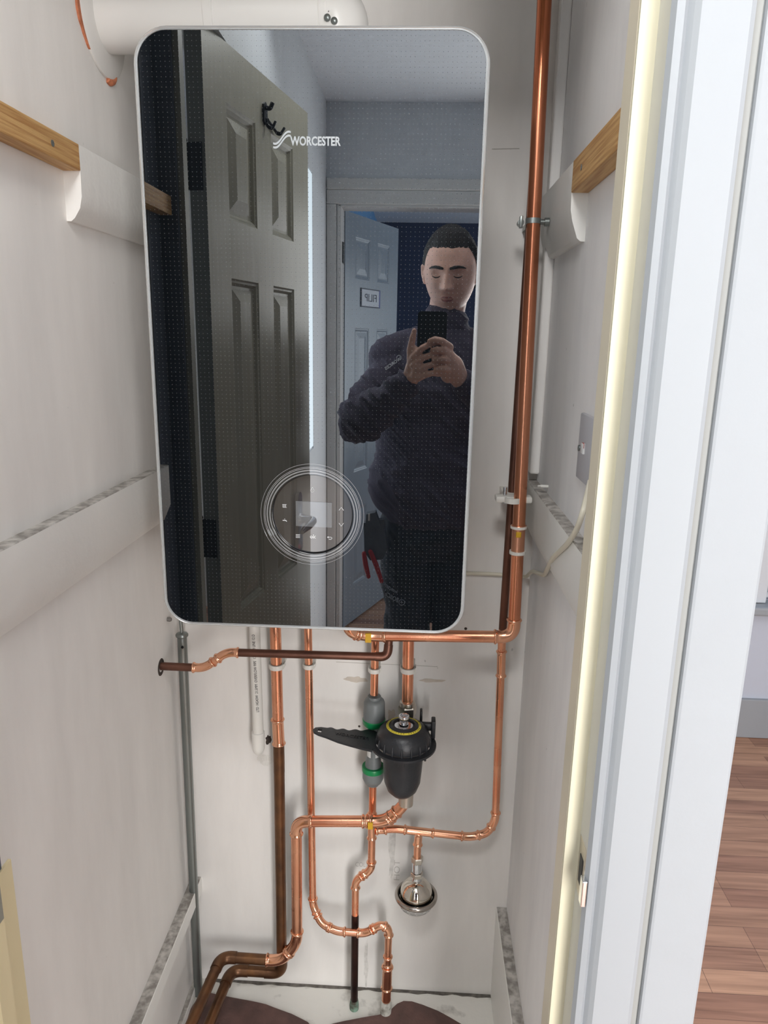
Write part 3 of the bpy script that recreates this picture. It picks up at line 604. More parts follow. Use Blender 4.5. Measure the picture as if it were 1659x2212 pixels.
def run(name, label, pts, r, elbows, mats, Rb=None, sock=None, cat='pipe', fitm=None):
    """pts: corners. Straight tubes are parts named pipe, every corner listed gets a bead-ended elbow"""
    pts = [Vector(p) for p in pts]; Rb = Rb or r*1.7; sock = sock or r*1.9; t = thing(name, label, cat, tuple(pts[-1]))
    ends = []
    for i in range(len(pts)-1):
        a, b = pts[i], pts[i+1]; d = (b-a).normalized(); m = mats[i] if isinstance(mats, (list, tuple)) else mats
        ca = 0 if i == 0 else min(Rb, (b-a).length*.45); cb = 0 if i == len(pts)-2 else min(Rb, (b-a).length*.45)
        if (b-a).length-ca-cb > .002: MB().sweep([a+d*ca*.9, b-d*cb*.9], r, 24).out('pipe', m, t)
    for i in range(1, len(pts)-1):
        a, b, c = pts[i-1], pts[i], pts[i+1]; d1 = (a-b).normalized(); d2 = (c-b).normalized(); el = elbows[i-1] if i-1 < len(elbows) else COPPERF
        l1 = min(Rb, (a-b).length*.45); l2 = min(Rb, (c-b).length*.45); s1 = min(sock, (a-b).length*.5-l1*.3); s2 = min(sock, (c-b).length*.5-l2*.3)
        arcp = [b+d1*(l1+max(.002, s1*.55))]
        for k in range(11):
            q = k/10; p0 = b+d1*l1; p1 = b+d2*l2; arcp.append(p0*(1-q)**2+b*2*q*(1-q)+p1*q*q)
        arcp.append(b+d2*(l2+max(.002, s2*.55)))
        if el is None: MB().sweep(arcp, r*1.02, 24).out('bend', mats[i] if isinstance(mats, (list, tuple)) else mats, t)
        elif el in (OLDCU, BROWNP, DARKP): MB().sweep([arcp[0]]+arcp[1:-1]+[arcp[-1]], r*1.13, 24).out('elbow', el, t)
        else: fitting('elbow', arcp, r, el, t)
    return t
def P2(lst, y): return [PY(px, py, y) for px, py in lst]
r22, r15 = .011, .0075
# A: riser and crossbar
ya = .25
ax_top = PX(0, 0, 0)
pA = P2([(1176, -60), (1109, 1376), (792, 1372)], ya)
pA[0] = (pA[1][0]+(pA[0][0]-pA[1][0]), ya, CL)
pA.append((PY(752, 1366, .24)[0], .235, PY(752, 1366, .24)[2]+.004)); pA.append((PY(746, 1348, .235)[0], .235, -.40))
top_x = PY(1176, 0, ya)
pA[0] = (top_x[0]+(top_x[0]-pA[1][0])*(CL-top_x[2])/(top_x[2]-pA[1][2]), ya, CL)
tA = run('gas_riser_pipe', 'tall bright copper riser on the right turning left into the crossbar under the boiler', pA, r22, [COPPERF, COPPERF, COPPERF], [COPPERD, COPPER, COPPER, COPPER], Rb=.024)
def on(pA, i, px, py, y):  # point on a run segment nearest a pixel on its depth plane
    a, b = Vector(pA[i]), Vector(pA[i+1]); p = Vector(PY(px, py, y)); t = (p-a).dot(b-a)/(b-a).length_squared; return a+(b-a)*t, (b-a).normalized()
q, d = on(pA, 0, 1113, 1167, ya)
fitting('coupling', [q-d*.028, q+d*.026], r22, mat('taped_fitting', (230, 170, 140), .3, .9), tA)
MB().sweep([q-d*.0265, q-d*.022], r22+.0034, 24).out('white_seal', CLIPW, tA); MB().sweep([q+d*.019, q+d*.0245], r22+.0034, 24).out('white_seal', CLIPW, tA)
MB().box((q.x-.006, ya-r22-.0022, q.z+.008), (q.x+.003, ya-r22+.002, q.z+.018), .001).out('gas_sticker', STICK, tA, smooth=False)
q, d = on(pA, 1, 797, 1373, ya); MB().box((q.x-.006, ya-r22-.0034, q.z-.009), (q.x+.005, ya-r22+.002, q.z+.009), .001).out('gas_sticker', STICK, tA, smooth=False)
# B: thinner pipe close to the wall
yb = .295
bx = PY(1084, 1470, yb)[0]
pB = [(bx+.004, yb, CL)]+P2([(1084.5, 1380), (1070, 1772), (1052, 1800), (1016, 1808), (850, 1790), (818, 1793)], yb)
tB = run('branch_pipe', 'slim copper pipe behind the riser dropping down the right side and returning left', pB, r15, [None, COPPERF, COPPERF, COPPERF, None], [BROWNP, COPPER, COPPER, COPPER, COPPER, COPPER], Rb=.013, sock=.012)
fitting('coupling', P2([(1083.5, 1405), (1082, 1462)], yb), r15, COPPERF, tB)
# tee above the arrester
tee = P2([(872, 1792), (938, 1800)], yb); q = Vector(PY(905, 1797, yb)); e_ = Vector(PY(902, 1826, yb))
fitting('tee', tee, r15, COPPERF, tB); fitting('tee_branch', [tuple(q), tuple(e_)], r15, COPPERF, tB)
MB().sweep([e_, PY(901, 1856, yb)], r15, 20).out('pipe', COPPER, tB)
fitting('tee_end', P2([(812, 1793), (836, 1792)], yb), r15, COPPERF, tB)
# C: flow pipe, bright above, old below
yc = .305
pC = P2([(594, 1330), (602.6, 1632), (609, 2102)], yc)
zc = pC[2][2]
c4 = PY(500, 2102, yc); c5 = PZ(432, 2232, c4[2]+.0)
pC += [(c4[0], yc, zc+.001), (PZ(436, 2250, zc)[0], PZ(436, 2250, zc)[1], zc)]
tC = run('heating_flow_pipe', 'heating pipe left of centre, bright copper above and old brown below, turning along the floor', pC, r22, [None, OLDCU, OLDCU], [COPPER, OLDCU, OLDCU, OLDCU], Rb=.026)
fitting('coupling', P2([(599.5, 1552), (602.5, 1608)], yc), r22, COPPERF, tC)
# D: hot water
yd = .291
pD = P2([(665, 1330), (676, 1955), (694, 1995), (728, 2012), (800, 2016), (836, 1998), (840, 2010), (834, 2200)], yd)
pD[5] = PY(834, 1996, yd)
ydl = .270; pD = [pD[0], pD[1]]+P2([(694, 1995), (728, 2012), (790, 2016), (822, 1997), (840, 2006)], ydl); pD[2] = PY(694, 1995, .276); pD.append(PZ(833, 2190, FL))
tD = run('hot_water_pipe', 'slim copper pipe from boiler with a low sweeping dogleg to the right', pD, r15, [COPPERF, COPPERF, COPPERF, COPPERF, COPPERF, COPPERF], COPPER, Rb=.013, sock=.010)
nD = len(pD)-2; q0, q1, q2, q3, q4 = [tuple(on(pD, nD, 836, yy_, .277)[0]) for yy_ in (2062, 2085, 2086, 2138, 2164)]; fitting('coupling', [q0, q1], r15, COPPERF, tD)
fitting('reducer', [q2, q3], .0098, COPPERF, tD)
MB().sweep([q3, q4], .0098, 24).out('stub', COPPER, tD)
MB().sweep([q4, tuple(Vector(q4).lerp(Vector(pD[-1]), .5)), pD[-1]], [.0112, .0125, .0118], 24).out('corroded_tail', mat('limescale_crust', (206, 206, 198), .8, var=.4, vscale=60, bump=.8, bscale=120, second=(110, 108, 98), thr=(.3, .5)), tD)
# E: cold feed with the grey conditioner
ye = .291
pE = P2([(812, 1330), (808, 1500)], ye); tE1 = run('cold_tail_pipe', 'short copper pipe from boiler down into the grey and green conditioner', pE, r15, [], COPPER)
pE = P2([(806, 1660), (803, 1868), (796, 1884), (770, 1904), (768, 1935), (765, 2175)], ye); pE.append((pE[-1][0], ye, FL))
pE = P2([(806, 1660), (802, 1878), (768, 1902)], ye)+[PZ(765, 2178, FL)]; pE.append((pE[-1][0]+.0003, ye, FL-.0))
tE = run('cold_main_pipe', 'copper pipe below the grey conditioner with an offset, blackened towards the floor', pE[:4], r15, [COPPERF, COPPERF], [COPPER, COPPER, COPPER], Rb=.012, sock=.014)
fitting('tee', P2([(803.5, 1756), (803, 1812)], ye), r15, COPPERF, tE)
q, d = on(pE, 2, 767, 1975, ye)
MB().sweep([q, q+d*.01, q+d*.02, Vector(pE[3])+Vector((0, 0, .008))], [r15+.0001, r15+.0003, r15+.0003, r15+.0003], 24).out('blackened_length', DARKP, tE)
MB().sweep([Vector(pE[3])+Vector((0, 0, .024)), Vector(pE[3])+Vector((0, 0, .010)), Vector(pE[3])], [.0085, .0102, .0098], 20).out('corroded_tail', VERD, tE)
# F: return tail into the filter
yf = .305
xf = PY(882, 1420, yf)[0]
tF = run('return_tail_pipe', 'thick copper pipe from boiler into the nickel valve above the black filter', [PY(883, 1335, yf), PY(880, 1520, yf)], r22, [], COPPER)
# G: return below the filter
yg = .262
pG = [(PY(878, 1712, yg)[0], yg, PY(878, 1712, yg)[2]), PY(876, 1736, yg), PY(834, 1774, yg), PY(800, 1776, yg), PY(637, 1772, yg+.015), PY(641, 2030, yg+.02), PY(625, 2060, yg+.022), PY(590, 2070, yg+.024)]
zg = PY(545, 2068, .295)[2]
pG = pG[:3]+[PY(640, 1774, yg), PY(642, 2036, .285), PY(607, 2070, .29), (PY(478, 2064, .292)[0], .292, zg)]
pG[5] = (pG[5][0], .29, zg); pe = PZ(396, 2250, zg); pG.append((pe[0], pe[1], zg))
tG = run('heating_return_pipe', 'thick copper return pipe curving from under the black filter to the left and down', pG, r22, [None, COPPERF, COPPERF, COPPERF, COPPERF, OLDCU], [COPPER, COPPER, COPPER, COPPER, COPPER, OLDCU, OLDCU], Rb=.024, sock=.016)
q, d = on(pG, 2, 801, 1776, yg); MB().box((q.x-.005, yg-r22-.0034, q.z-.0085), (q.x+.005, yg-r22+.002, q.z+.0065), .001).out('sticker', STICK, tG, smooth=False)
fitting('collar', [q+d*.006, q+d*.018], r22, COPPERF, tG)
q, d = on(pG, 1, 848, 1763, yg); fitting('collar', [q+d*.0, q+d*.012], r22, COPPERF, tG)
# H: brown tarnished pipe crossing in front
yh = .238
h0 = PX(352, 1440, XL)
pH = [(XL-.03, yh, PY(352, 1439, yh)[2]), PY(436, 1443, yh), PY(492, 1407, yh), PY(520, 1410, yh), PY(836, 1419, yh), PY(843, 1350, yh+.01)]
pH = [(XL-.03, yh, PY(352, 1439, yh)[2]), PY(442, 1443, yh), PY(489, 1409, yh), PY(837, 1419, .262), PY(843, 1350, .277)]
tH = run('relief_pipe', 'brown tarnished pipe with bright elbows crossing under the boiler to the left wall', pH, r15, [COPPERF, COPPERF, BROWNP], [BROWNP, COPPER, BROWNP, BROWNP], Rb=.014, sock=.016)
c = (XL, yh, pH[0][2]); mb = MB(); mb.lathe([(.0165, 0), (.016, .0008), (.010, .001), (.0085, -.002)], (XL-.0002, c[1], c[2]-.002), (1, 0, 0), 28)
tag(mb.out('wall_hole', mat('hole_dark', (70, 60, 54), .9)), 'rough dark hole in the left wall around the brown pipe', 'wall mark')
# I: white overflow pipe
yi = .315
wI = thing('overflow_pipe', 'white plastic overflow pipe with a capped rounded lower end', 'pipe', PY(557, 1630, yi))
MB().sweep(P2([(549, 1330), (558, 1590)], yi), .0107, 28).out('pipe', PLASTW, wI)
a_, b_ = Vector(PY(557.5, 1580, yi)), Vector(PY(558.5, 1630, yi)); dd = b_-a_
MB().sweep([a_, a_+dd*.02, a_+dd*.62]+[a_+dd*(.62+.38*math.sin(k*math.pi/16)) for k in range(1, 9)], [.0110, .0128, .0126]+[.0126*math.cos(k*math.pi/16)+.0001 for k in range(1, 9)], 28).out('end_cap', PLASTW, wI)
tx = MB(); A1 = Vector(PY(553.5, 1450, yi)); put_text(tx, 'LTD  HG43W  21.5MM  OVERFLOW PIPE  17:16  23 LINE 12 D', .008, (A1.x+.0012, yi-.0110, A1.z), (-.03, 0, 1), (-1, 0, -.03), depth=.0001, width=.165)
tx.out('printed_text', INK, wI, smooth=False)
# J: steel conduit with thin rod
yj = .305
tJ = thing('steel_conduit', 'grey galvanised conduit running up the back left corner with a thin rod on top', 'conduit', PY(431, 2260, yj))
pj = [PY(393, 1372, yj), PY(430, 2175, yj)]; pj.append((pj[1][0]+.001, yj, FL))
MB().sweep(pj, .0093, 24).out('tube', GALV, tJ)
cj = Vector(pj[0]); MB().lathe([(.0095, -.004), (.0118, -.002), (.0122, .001), (.0105, .004), (.006, .0055), (.003, .006), (.003, .004)], tuple(cj), (0, 0, 1), 28).out('end_bush', GALV, tJ)
MB().sweep([tuple(cj), (cj.x-.002, yj, cj.z+.06)], .0034, 14).out('rod', GALV, tJ)
q = Vector(PY(394, 1398, yj-.009)); MB().lathe([(.0028, 0), (.0028, .001), (0, .0012)], tuple(q), (0, -1, 0), 14).out('set_screw', BLKMET, tJ)
c = PX(366, 1338, XL+.004); tag(MB().lathe([(.004, -.004), (.0045, .001), (.003, .004), (0, .005)], c, (1, 0, 0), 14).out('wall_plug', mat('grey_plug', (120, 116, 112), .6), None), 'small grey plug in the left wall by the lower left boiler corner', 'wall plug')
# K: painted cable
pk = [PY(1002, 1238, YB-.003), PY(1060, 1240, YB-.003), PY(1120, 1243, YB-.003), (XR-.008, YB-.01, PY(1140, 1243, YB)[2]), (XR-.004, .30, PX(1160, 1246, XR)[2]), PX(1176, 1243, XR-.004), PX(1194, 1205, XR-.0215), PX(1226, 1175, XR-.0215), PX(1246, 1145, XR-.0215), PX(1260, 1105, XR-.0215), PX(1275, 1040, XR-.004)]
tag(MB().sweep(bezfill(pk, .02, 6), .0036, 12).out('painted_cable', mat('cream_cable', (220, 214, 196), .45, bump=.3, bscale=60)), 'cream painted cable looping from the back wall up the right wall', 'cable')
c = PX(1168, 1050, XR-.012); mb = MB(); mb.torus(c, (0, .3, 1), .0042, .0014); mb.box((c[0]-.001, c[1]-.006, c[2]-.001), (XR, c[1]-.002, c[2]+.003), .0005)
tag(mb.out('cable_clip', PLASTW), 'empty white cable clip on top of the right middle rail', 'clip')
# clips holding the pipes
def clip(px, py, y, r, label, wide=0, group='white pipe clips'):
    c = Vector(PY(px, py, y)); t = thing('pipe_clip', label, 'pipe clip', tuple(c), group); mb = MB(); h = .0095 if r > .009 else .0085; ro = r+.0035; n = 28
    pl = [(ro*math.cos(a), ro*math.sin(a)) for a in [math.radians(-40+260*k/n-0) for k in range(n+1)]]
    outer = [(ro*math.cos(math.radians(-225+270*k/n)), ro*math.sin(math.radians(-225+270*k/n))) for k in range(n+1)]
    inner = [(r*1.0*math.cos(math.radians(-225+270*k/n)), r*1.0*math.sin(math.radians(-225+270*k/n))) for k in range(n, -1, -1)]
    mb.prism(outer+inner, lambda u, v, tt: (c.x+u, c.y+v, c.z+tt), -h/2, h/2)
    mb.box((c.x-ro*.9, c.y+ro*.6, c.z-h/2), (c.x+ro*.9, YB+.0005, c.z+h/2), .001)
    mb.box((c.x-ro-.001, c.y-.002, c.z-h/2), (c.x-ro+.003, c.y+ro, c.z+h/2), .001); mb.box((c.x+ro-.003, c.y-.002, c.z-h/2), (c.x+ro+.001, c.y+ro, c.z+h/2), .001)
    mb.out('saddle', CLIPW, t, angle=40); return t
clip(597.5, 1438, yc, r22, 'white clip on the thick pipe nearest the plastic overflow pipe')
clip(667.5, 1438, yd, r15, 'white clip on the slim pipe between the overflow and the grey conditioner')
clip(809, 1447, ye, r15, 'white clip on the slim pipe just above the grey conditioner')
clip(882, 1446, yf, r22, 'white clip on the thick pipe above the nickel valve')
tc_ = clip(1108, 1080, ya, r22, 'stand-off white double clip on the riser beside the right rail')
c = Vector(PY(1110, 1080, ya)); MB().box((c.x-.031, ya-.002, c.z-.0055), (c.x+.032, ya+.024, c.z+.0055), .003).out('twin_bar', CLIPW, tc_)
q = Vector(PY(1091, 1062, ya+.01)); MB().sweep([(q.x, q.y, q.z-.02), (q.x, q.y, q.z+.008)], .0038, 14).out('clip_pin', CHROME, tc_)
mr = thing('ring_bracket', 'grey metal ring bracket clasping the riser pipe beside the high right board', 'bracket', PY(1150, 480, ya)); q = Vector(PY(1150, 478, ya))
MB().sweep([(q.x-.016, ya+.012, q.z), (q.x-.016, ya+.03, q.z)], .005, 12).out('left_bolt', GALV, mr)
MB().box((q.x-.019, ya+.004, q.z-.009), (q.x-.014, ya+.016, q.z+.009), .001).out('ear', GALV, mr)
MB().sweep([(q.x+.008, ya+.006, q.z), (q.x+.020, ya+.006, q.z), (q.x+.0201, ya+.006, q.z), (q.x+.027, ya+.006, q.z)], [.004, .004, .0065, .0065], 14).out('right_bolt', GALV, mr)
mb = MB(); mb.lathe([(r22+.0002, -.004), (r22+.001, -.004), (r22+.001, .004), (r22+.0002, .004)], (q.x+.001, ya, q.z), (0, 0, 1), 28); mb.box((q.x-.003, ya+.01, q.z-.004), (q.x+.003, YB+.001, q.z+.004)); mb.out('ring', GALV, mr)

# ------------------------------------------------------------------ conditioner (grey body, green bands)
xi = .0765; cn = thing('scale_conditioner', 'grey plastic inline water conditioner with two green bands', 'water conditioner', (xi, ye, -.846))
u0 = [(.0085, -.648), (.0125, -.6485), (.0132, -.6505), (.0128, -.654), (.0150, -.655), (.0185, -.6575), (.0205, -.6625), (.0212, -.690), (.0212, -.697)]
MB().lathe([(r, z) for r, z in u0], (xi, ye, 0), (0, 0, 1), 40).out('upper_socket', GREYP, cn)
MB().lathe([(.0212, -.6965), (.0226, -.698), (.0222, -.706), (.0170, -.7125), (.0150, -.713)], (xi, ye, 0), (0, 0, 1), 40).out('green_band', GREENP, cn)
MB().lathe([(.0160, -.711), (.0120, -.720), (.0118, -.775), (.0150, -.786), (.0165, -.800)], (xi, ye, 0), (0, 0, 1), 36).out('body', GREYP, cn)
mb = MB(); bm_ = [(a, z) for z in (-.722, -.776) for a in range(-55, 60, 10)]
for sgn in (1, -1):
    V = []; 
    for z in (-.716, -.778):
        for a in range(0, 9): an = math.radians(-90+sgn*(22+a*12)); V.append((xi+.0124*math.cos(an), ye+.0124*math.sin(an), z))
    mb.add(V, [(i, i+1, 10+i, 9+i) for i in range(8)])
mb.out('paper_label', LABELW, cn)
MB().lathe([(.0165, -.7995), (.0218, -.800), (.0226, -.802), (.0222, -.810), (.0212, -.811)], (xi, ye, 0), (0, 0, 1), 40).out('green_band', GREENP, cn)
MB().lathe([(.0210, -.8105), (.0212, -.826), (.0170, -.836), (.0120, -.839), (.0118, -.8425), (.0085, -.843)], (xi, ye, 0), (0, 0, 1), 40).out('lower_socket', GREYP, cn)

# ------------------------------------------------------------------ magnetic filter with nickel valve
FX, FYc = .1352, .238
ft = thing('magnetic_filter', 'black plastic magnetic boiler filter with ribbed cap and chrome plug', 'filter', (FX, FYc, -.83))
MB().lathe([(0, -.8295), (.006, -.8295), (.010, -.826), (.019, -.8225), (.0285, -.812), (.0345, -.795), (.0365, -.770), (.0390, -.728), (.0392, -.716), (.0, -.716)], (FX, FYc, 0), (0, 0, 1), 56).out('canister', BLACKP, ft)
for da in (-.10, .10):
    MB().box((FX+da*.06-.0008-.002, FYc-.0397, -.742), (FX+da*.06+.0008-.002, FYc-.036, -.724), .0003).out('canister_rib', BLACKP, ft)
MB().lathe([(.0, -.716), (.0470, -.716), (.0505, -.7125), (.0508, -.706), (.0500, -.700), (.0478, -.6925), (.0420, -.6845), (.0355, -.6805), (.0330, -.6797), (.0262, -.6778), (.0248, -.676), (.0205, -.6745), (.0190, -.6765), (.0185, -.6790), (0, -.6790)], (FX, FYc, 0), (0, 0, 1), 72).out('cap', BLACKP, ft)
for k in range(18):
    a = math.radians(20*k+8); c = Vector((FX+.0508*math.cos(a), FYc+.0508*math.sin(a), -.7065)); MB().sweep([(FX+.0508*math.cos(a), FYc+.0508*math.sin(a), -.7150), (FX+.0511*math.cos(a), FYc+.0511*math.sin(a), -.7060), (FX+.0492*math.cos(a), FYc+.0492*math.sin(a), -.6975)], [.0022, .0022, .0010], 10).out('grip_rib', BLACKP, ft)
MB().lathe([(.0328, -.6793), (.0326, -.6789), (.0285, -.6777), (.0283, -.6781)], (FX, FYc, 0), (0, 0, 1), 72, False).out('yellow_ring_label', YELLOWL, ft)
tx = MB()
for k, ch in enumerate('MAGNETIC FILTER SERVICE UNIT '*1):
    a = math.radians(-215+k*9.0)
    if ch != ' ': put_text(tx, ch, .0034, (FX+.0307*math.cos(a), FYc+.0307*math.sin(a), -.6782), (-math.sin(a), math.cos(a), 0), (-math.cos(a), -math.sin(a), .32), depth=.0002)
tx.out('ring_lettering', INK, ft, smooth=False)
MB().lathe([(.0175, -.6789), (.0172, -.6780), (.0130, -.6778), (.0, -.6778)], (FX, FYc, 0), (0, 0, 1), 48).out('silver_disc', CHROME, ft)
MB().lathe([(.0095, -.6778), (.0088, -.6740), (.0072, -.6732), (.0074, -.6690), (.0096, -.6660), (.0102, -.6600), (.0094, -.6580), (.0070, -.6576), (.0062, -.6610), (0, -.6612)], (FX, FYc, 0), (0, 0, 1), 40).out('bleed_plug', CHROME, ft)
MB().box((FX-.022, FYc+.034, -.742), (FX+.026, .300, -.700), .004).out('manifold', BLACKP, ft)
MB().lathe([(.018, -.765), (.018, -.705)], (PY(879, 1600, yf)[0], yf, 0), (0, 0, 1), 28).out('manifold_barrel', BLACKP, ft)
mb = MB(); mb.box((FX+.030, FYc+.020, -.700), (FX+.058, FYc+.030, -.685), .002); mb.box((FX+.052, FYc+.012, -.712), (FX+.060, FYc+.034, -.676), .002); mb.box((FX+.030, FYc+.035, -.692), (FX+.035, FYc+.050, -.668), .002); mb.out('clamp_lug', BLACKP, ft)
mb = MB(); mb.box((FX+.032, FYc+.0, -.745), (FX+.048, FYc+.012, -.716), .003); mb.box((FX+.040, FYc-.004, -.750), (FX+.044, FYc+.004, -.736), .001); mb.out('drain_lug', BLACKP, ft)
MB().lathe([(.0145, -.863), (.0148, -.835), (.0125, -.800), (.0125, -.78)], (PY(877, 1718, yg)[0], yg, 0), (0, 0, 1), 28).out('outlet', NICKEL, ft)
vx = PY(880, 1530, yf)[0]; vl = thing('isolating_valve', 'nickel compression valve joining the thick copper pipe to the black filter', 'valve', (vx, yf, -.735))
MB().lathe([(.0115, -.664), (.0150, -.665), (.0158, -.670), (.0158, -.6735)], (vx, yf, 0), (0, 0, 1), 36).out('olive_collar', NICKEL, vl)
MB().hexnut((vx, yf, -.6935), (0, 0, 1), .0182, .021).out('union_nut', NICKEL, vl, smooth=False)
MB().lathe([(.0142, -.735), (.0142, -.692)], (vx, yf, 0), (0, 0, 1), 30).out('valve_body', NICKEL, vl)
MB().lathe([(.0168, -.716), (.0168, -.700)], (vx, yf, 0), (0, 0, 1), 8).out('body_hex', NICKEL, vl, smooth=False)
# spanner hung round the filter
sp_ = thing('filter_spanner', 'black plastic service spanner with finger-grip handle resting around the filter', 'spanner', (FX, FYc, -.72))
ce = Vector((FX, FYc)); tip = Vector(PZ(686, 1580, -.708)[:2]); dd = (tip-ce).normalized(); nn = Vector((dd.y, -dd.x)); Lh = (tip-ce).length
poly = []; R1 = .062
for k in range(41):
    a = math.radians(28+304*k/40); poly.append(ce+dd*(R1*math.cos(a))+nn*(R1*math.sin(a)))
lo = [(R1*.86, -.036), (.075, -.0335), (.095, -.0305), (.12, -.0255), (Lh-.02, -.0165), (Lh-.004, -.0125), (Lh+.006, -.007), (Lh+.009, 0), (Lh+.006, .008), (Lh-.004, .0128)]
hi = []
s = Lh-.016
while s > R1*.98:
    hi.append((s, .0140+.020*max(0, (1-(s-R1)/(Lh-R1))**2)+.0024*math.cos((Lh-s)*2*math.pi/.023))); s -= .0025
poly += [ce+dd*u+nn*v for u, v in lo+hi]
bm = bmesh.new(); es = []
vo = [bm.verts.new((p.x, p.y, 0)) for p in poly]; es += [bm.edges.new((vo[i], vo[(i+1) % len(vo)])) for i in range(len(vo))]
hole = [bm.verts.new((FX+.0512*math.cos(2*math.pi*k/60), FYc+.0512*math.sin(2*math.pi*k/60), 0)) for k in range(60)]; es += [bm.edges.new((hole[i], hole[(i+1) % 60])) for i in range(60)]
hq = [ce+dd*(Lh-.003+u)+nn*v for u, v in ((.003, -.0050), (.003, .0050), (-.005, .0050), (-.005, -.0050))]; hv = [bm.verts.new((p.x, p.y, 0)) for p in hq]; es += [bm.edges.new((hv[i], hv[(i+1) % 4])) for i in range(4)]
bmesh.ops.triangle_fill(bm, use_beauty=True, edges=es)
ex = bmesh.ops.extrude_face_region(bm, geom=bm.faces[:])
for v in [g_ for g_ in ex['geom'] if isinstance(g_, bmesh.types.BMVert)]: v.co.z = 1
bm.verts.index_update(); mb = MB()
V = []
for v in bm.verts:
    s_ = (Vector(v.co[:2])-ce).dot(dd); V.append((v.co.x, v.co.y, -.7190+v.co.z*.0042+.010*max(0, (s_-.05))/.12))
mb.add(V, [[v.index for v in f.verts] for f in bm.faces]); bm.free(); mb.out('body', BLACKP, sp_, smooth=False)
tx = MB(); oc = ce+dd*.098+nn*(-.001); zt = -.7190+.0044+.010*.05/.12
put_text(tx, 'WORCESTER', .0125, (oc.x, oc.y, zt), (-dd.x, -dd.y, -.083), (nn.x, nn.y, 0), depth=.0006, width=.066); tx.out('raised_lettering', BLACKG, sp_, smooth=False)

# ------------------------------------------------------------------ shock arrester
AX, AY = PY(901, 1870, yb)[0], yb-.0
ar = thing('shock_arrester', 'polished steel water hammer arrester bulb hanging under the copper tee', 'arrester', (AX, AY, -1.19))
dz = PY(901, 1850, AY)[2]
MB().hexnut((AX, AY, dz-.014), (0, 0, 1), .0125, .014).out('upper_nut', NICKEL, ar, smooth=False)
MB().lathe([(.0098, dz-.036), (.0102, dz-.034), (.0102, dz-.012)], (AX, AY, 0), (0, 0, 1), 30).out('barrel', CHROME, ar)
MB().hexnut((AX, AY, dz-.048), (0, 0, 1), .0128, .011).out('lower_nut', NICKEL, ar, smooth=False)
MB().lathe([(.0108, dz-.062), (.0108, dz-.047)], (AX, AY, 0), (0, 0, 1), 30).out('neck', CHROME, ar)
zb = dz-.088; rb = .0335
MB().lathe([(rb*math.sin(math.radians(a)), zb+rb*math.cos(math.radians(a))*1.0) for a in range(4, 100, 4)], (AX, AY, 0), (0, 0, 1), 64).out('bulb', STEEL, ar, angle=80)
MB().torus((AX, AY, zb-.006), (0, 0, 1), .0405, .0042, 64, 14, 1.3).out('rolled_rim', mat('satin_stainless', (176, 170, 164), .22, 1), ar)
MB().lathe([(rb+.001, zb-.004), (.0405, zb-.009)], (AX, AY, 0), (0, 0, 1), 64, False).out('rim_gutter', BLKMET, ar)
MB().lathe([(.0395, zb-.008), (.0385, zb-.013), (.0375, zb-.015)], (AX, AY, 0), (0, 0, 1), 64).out('lower_bowl', STEEL, ar, angle=80)
MB().lathe([(.0376, zb-.015), (.0335, zb-.0275)], (AX, AY, 0), (0, 0, 1), 64).out('white_band_label', LABELW, ar, angle=80)
tx = MB()
for rr_, rz_, word in ((.0364, -.0192, 'ARRESTOR FOR WATER HAMMER  MAX 10 BAR'), (.0350, -.0240, 'DO NOT REMOVE UNDER PRESSURE  90 C')):
    for k, ch in enumerate(word):
        a = math.radians(-165+k*4.1)
        if ch != ' ': put_text(tx, ch, .0030, (AX+rr_*math.cos(a), AY+rr_*math.sin(a), zb+rz_), (-math.sin(a), math.cos(a), 0), (.25*math.cos(a), .25*math.sin(a), 1), depth=.0001)
tx.out('label_print', INK, ar, smooth=False)
MB().lathe([(.0334, zb-.0275), (.026, zb-.0365), (.012, zb-.0425), (.0, zb-.043)], (AX, AY, 0), (0, 0, 1), 64).out('bowl_base', STEEL, ar, angle=80)
MB().lathe([(.0045, zb-.042), (.0048, zb-.044), (.0048, zb-.050), (.003, zb-.053), (0, zb-.053)], (AX, AY, 0), (0, 0, 1), 20).out('tip', NICKEL, ar)
#PERSON#
# ================================================================== THE PERSON, standing behind the camera and seen in the boiler glass
def remeshed(mb, name, m, parent, voxel, smooth=2, fold=None, org=None):
    me = bpy.data.meshes.new('tmp'); me.from_pydata(mb.v, [], mb.f); me.update()
    bm = bmesh.new(); bm.from_mesh(me); bmesh.ops.recalc_face_normals(bm, faces=bm.faces); bm.to_mesh(me); bm.free()
    o = bpy.data.objects.new('tmp', me); COL.objects.link(o)
    r = o.modifiers.new('r', 'REMESH'); r.mode = 'VOXEL'; r.voxel_size = voxel
    s = o.modifiers.new('s', 'SMOOTH'); s.factor = .5; s.iterations = smooth
    dg = bpy.context.evaluated_depsgraph_get(); e = o.evaluated_get(dg).to_mesh(); nv = len(e.vertices)
    co = np.empty(nv*3, dtype=np.float32); e.vertices.foreach_get('co', co); co = co.reshape(-1, 3); no = np.empty(nv*3, dtype=np.float32); e.vertices.foreach_get('normal', no); no = no.reshape(-1, 3)
    F = [tuple(p.vertices) for p in e.polygons]
    if fold is not None: co = co+no*np.array([fold(*c) for c in co.tolist()])[:, None]
    o.evaluated_get(dg).to_mesh_clear(); bpy.data.objects.remove(o); bpy.data.meshes.remove(me)
    q = MB(); q.v = [tuple(c) for c in co.tolist()]; q.f = F; return q.out(name, m, parent, angle=0, org=org)
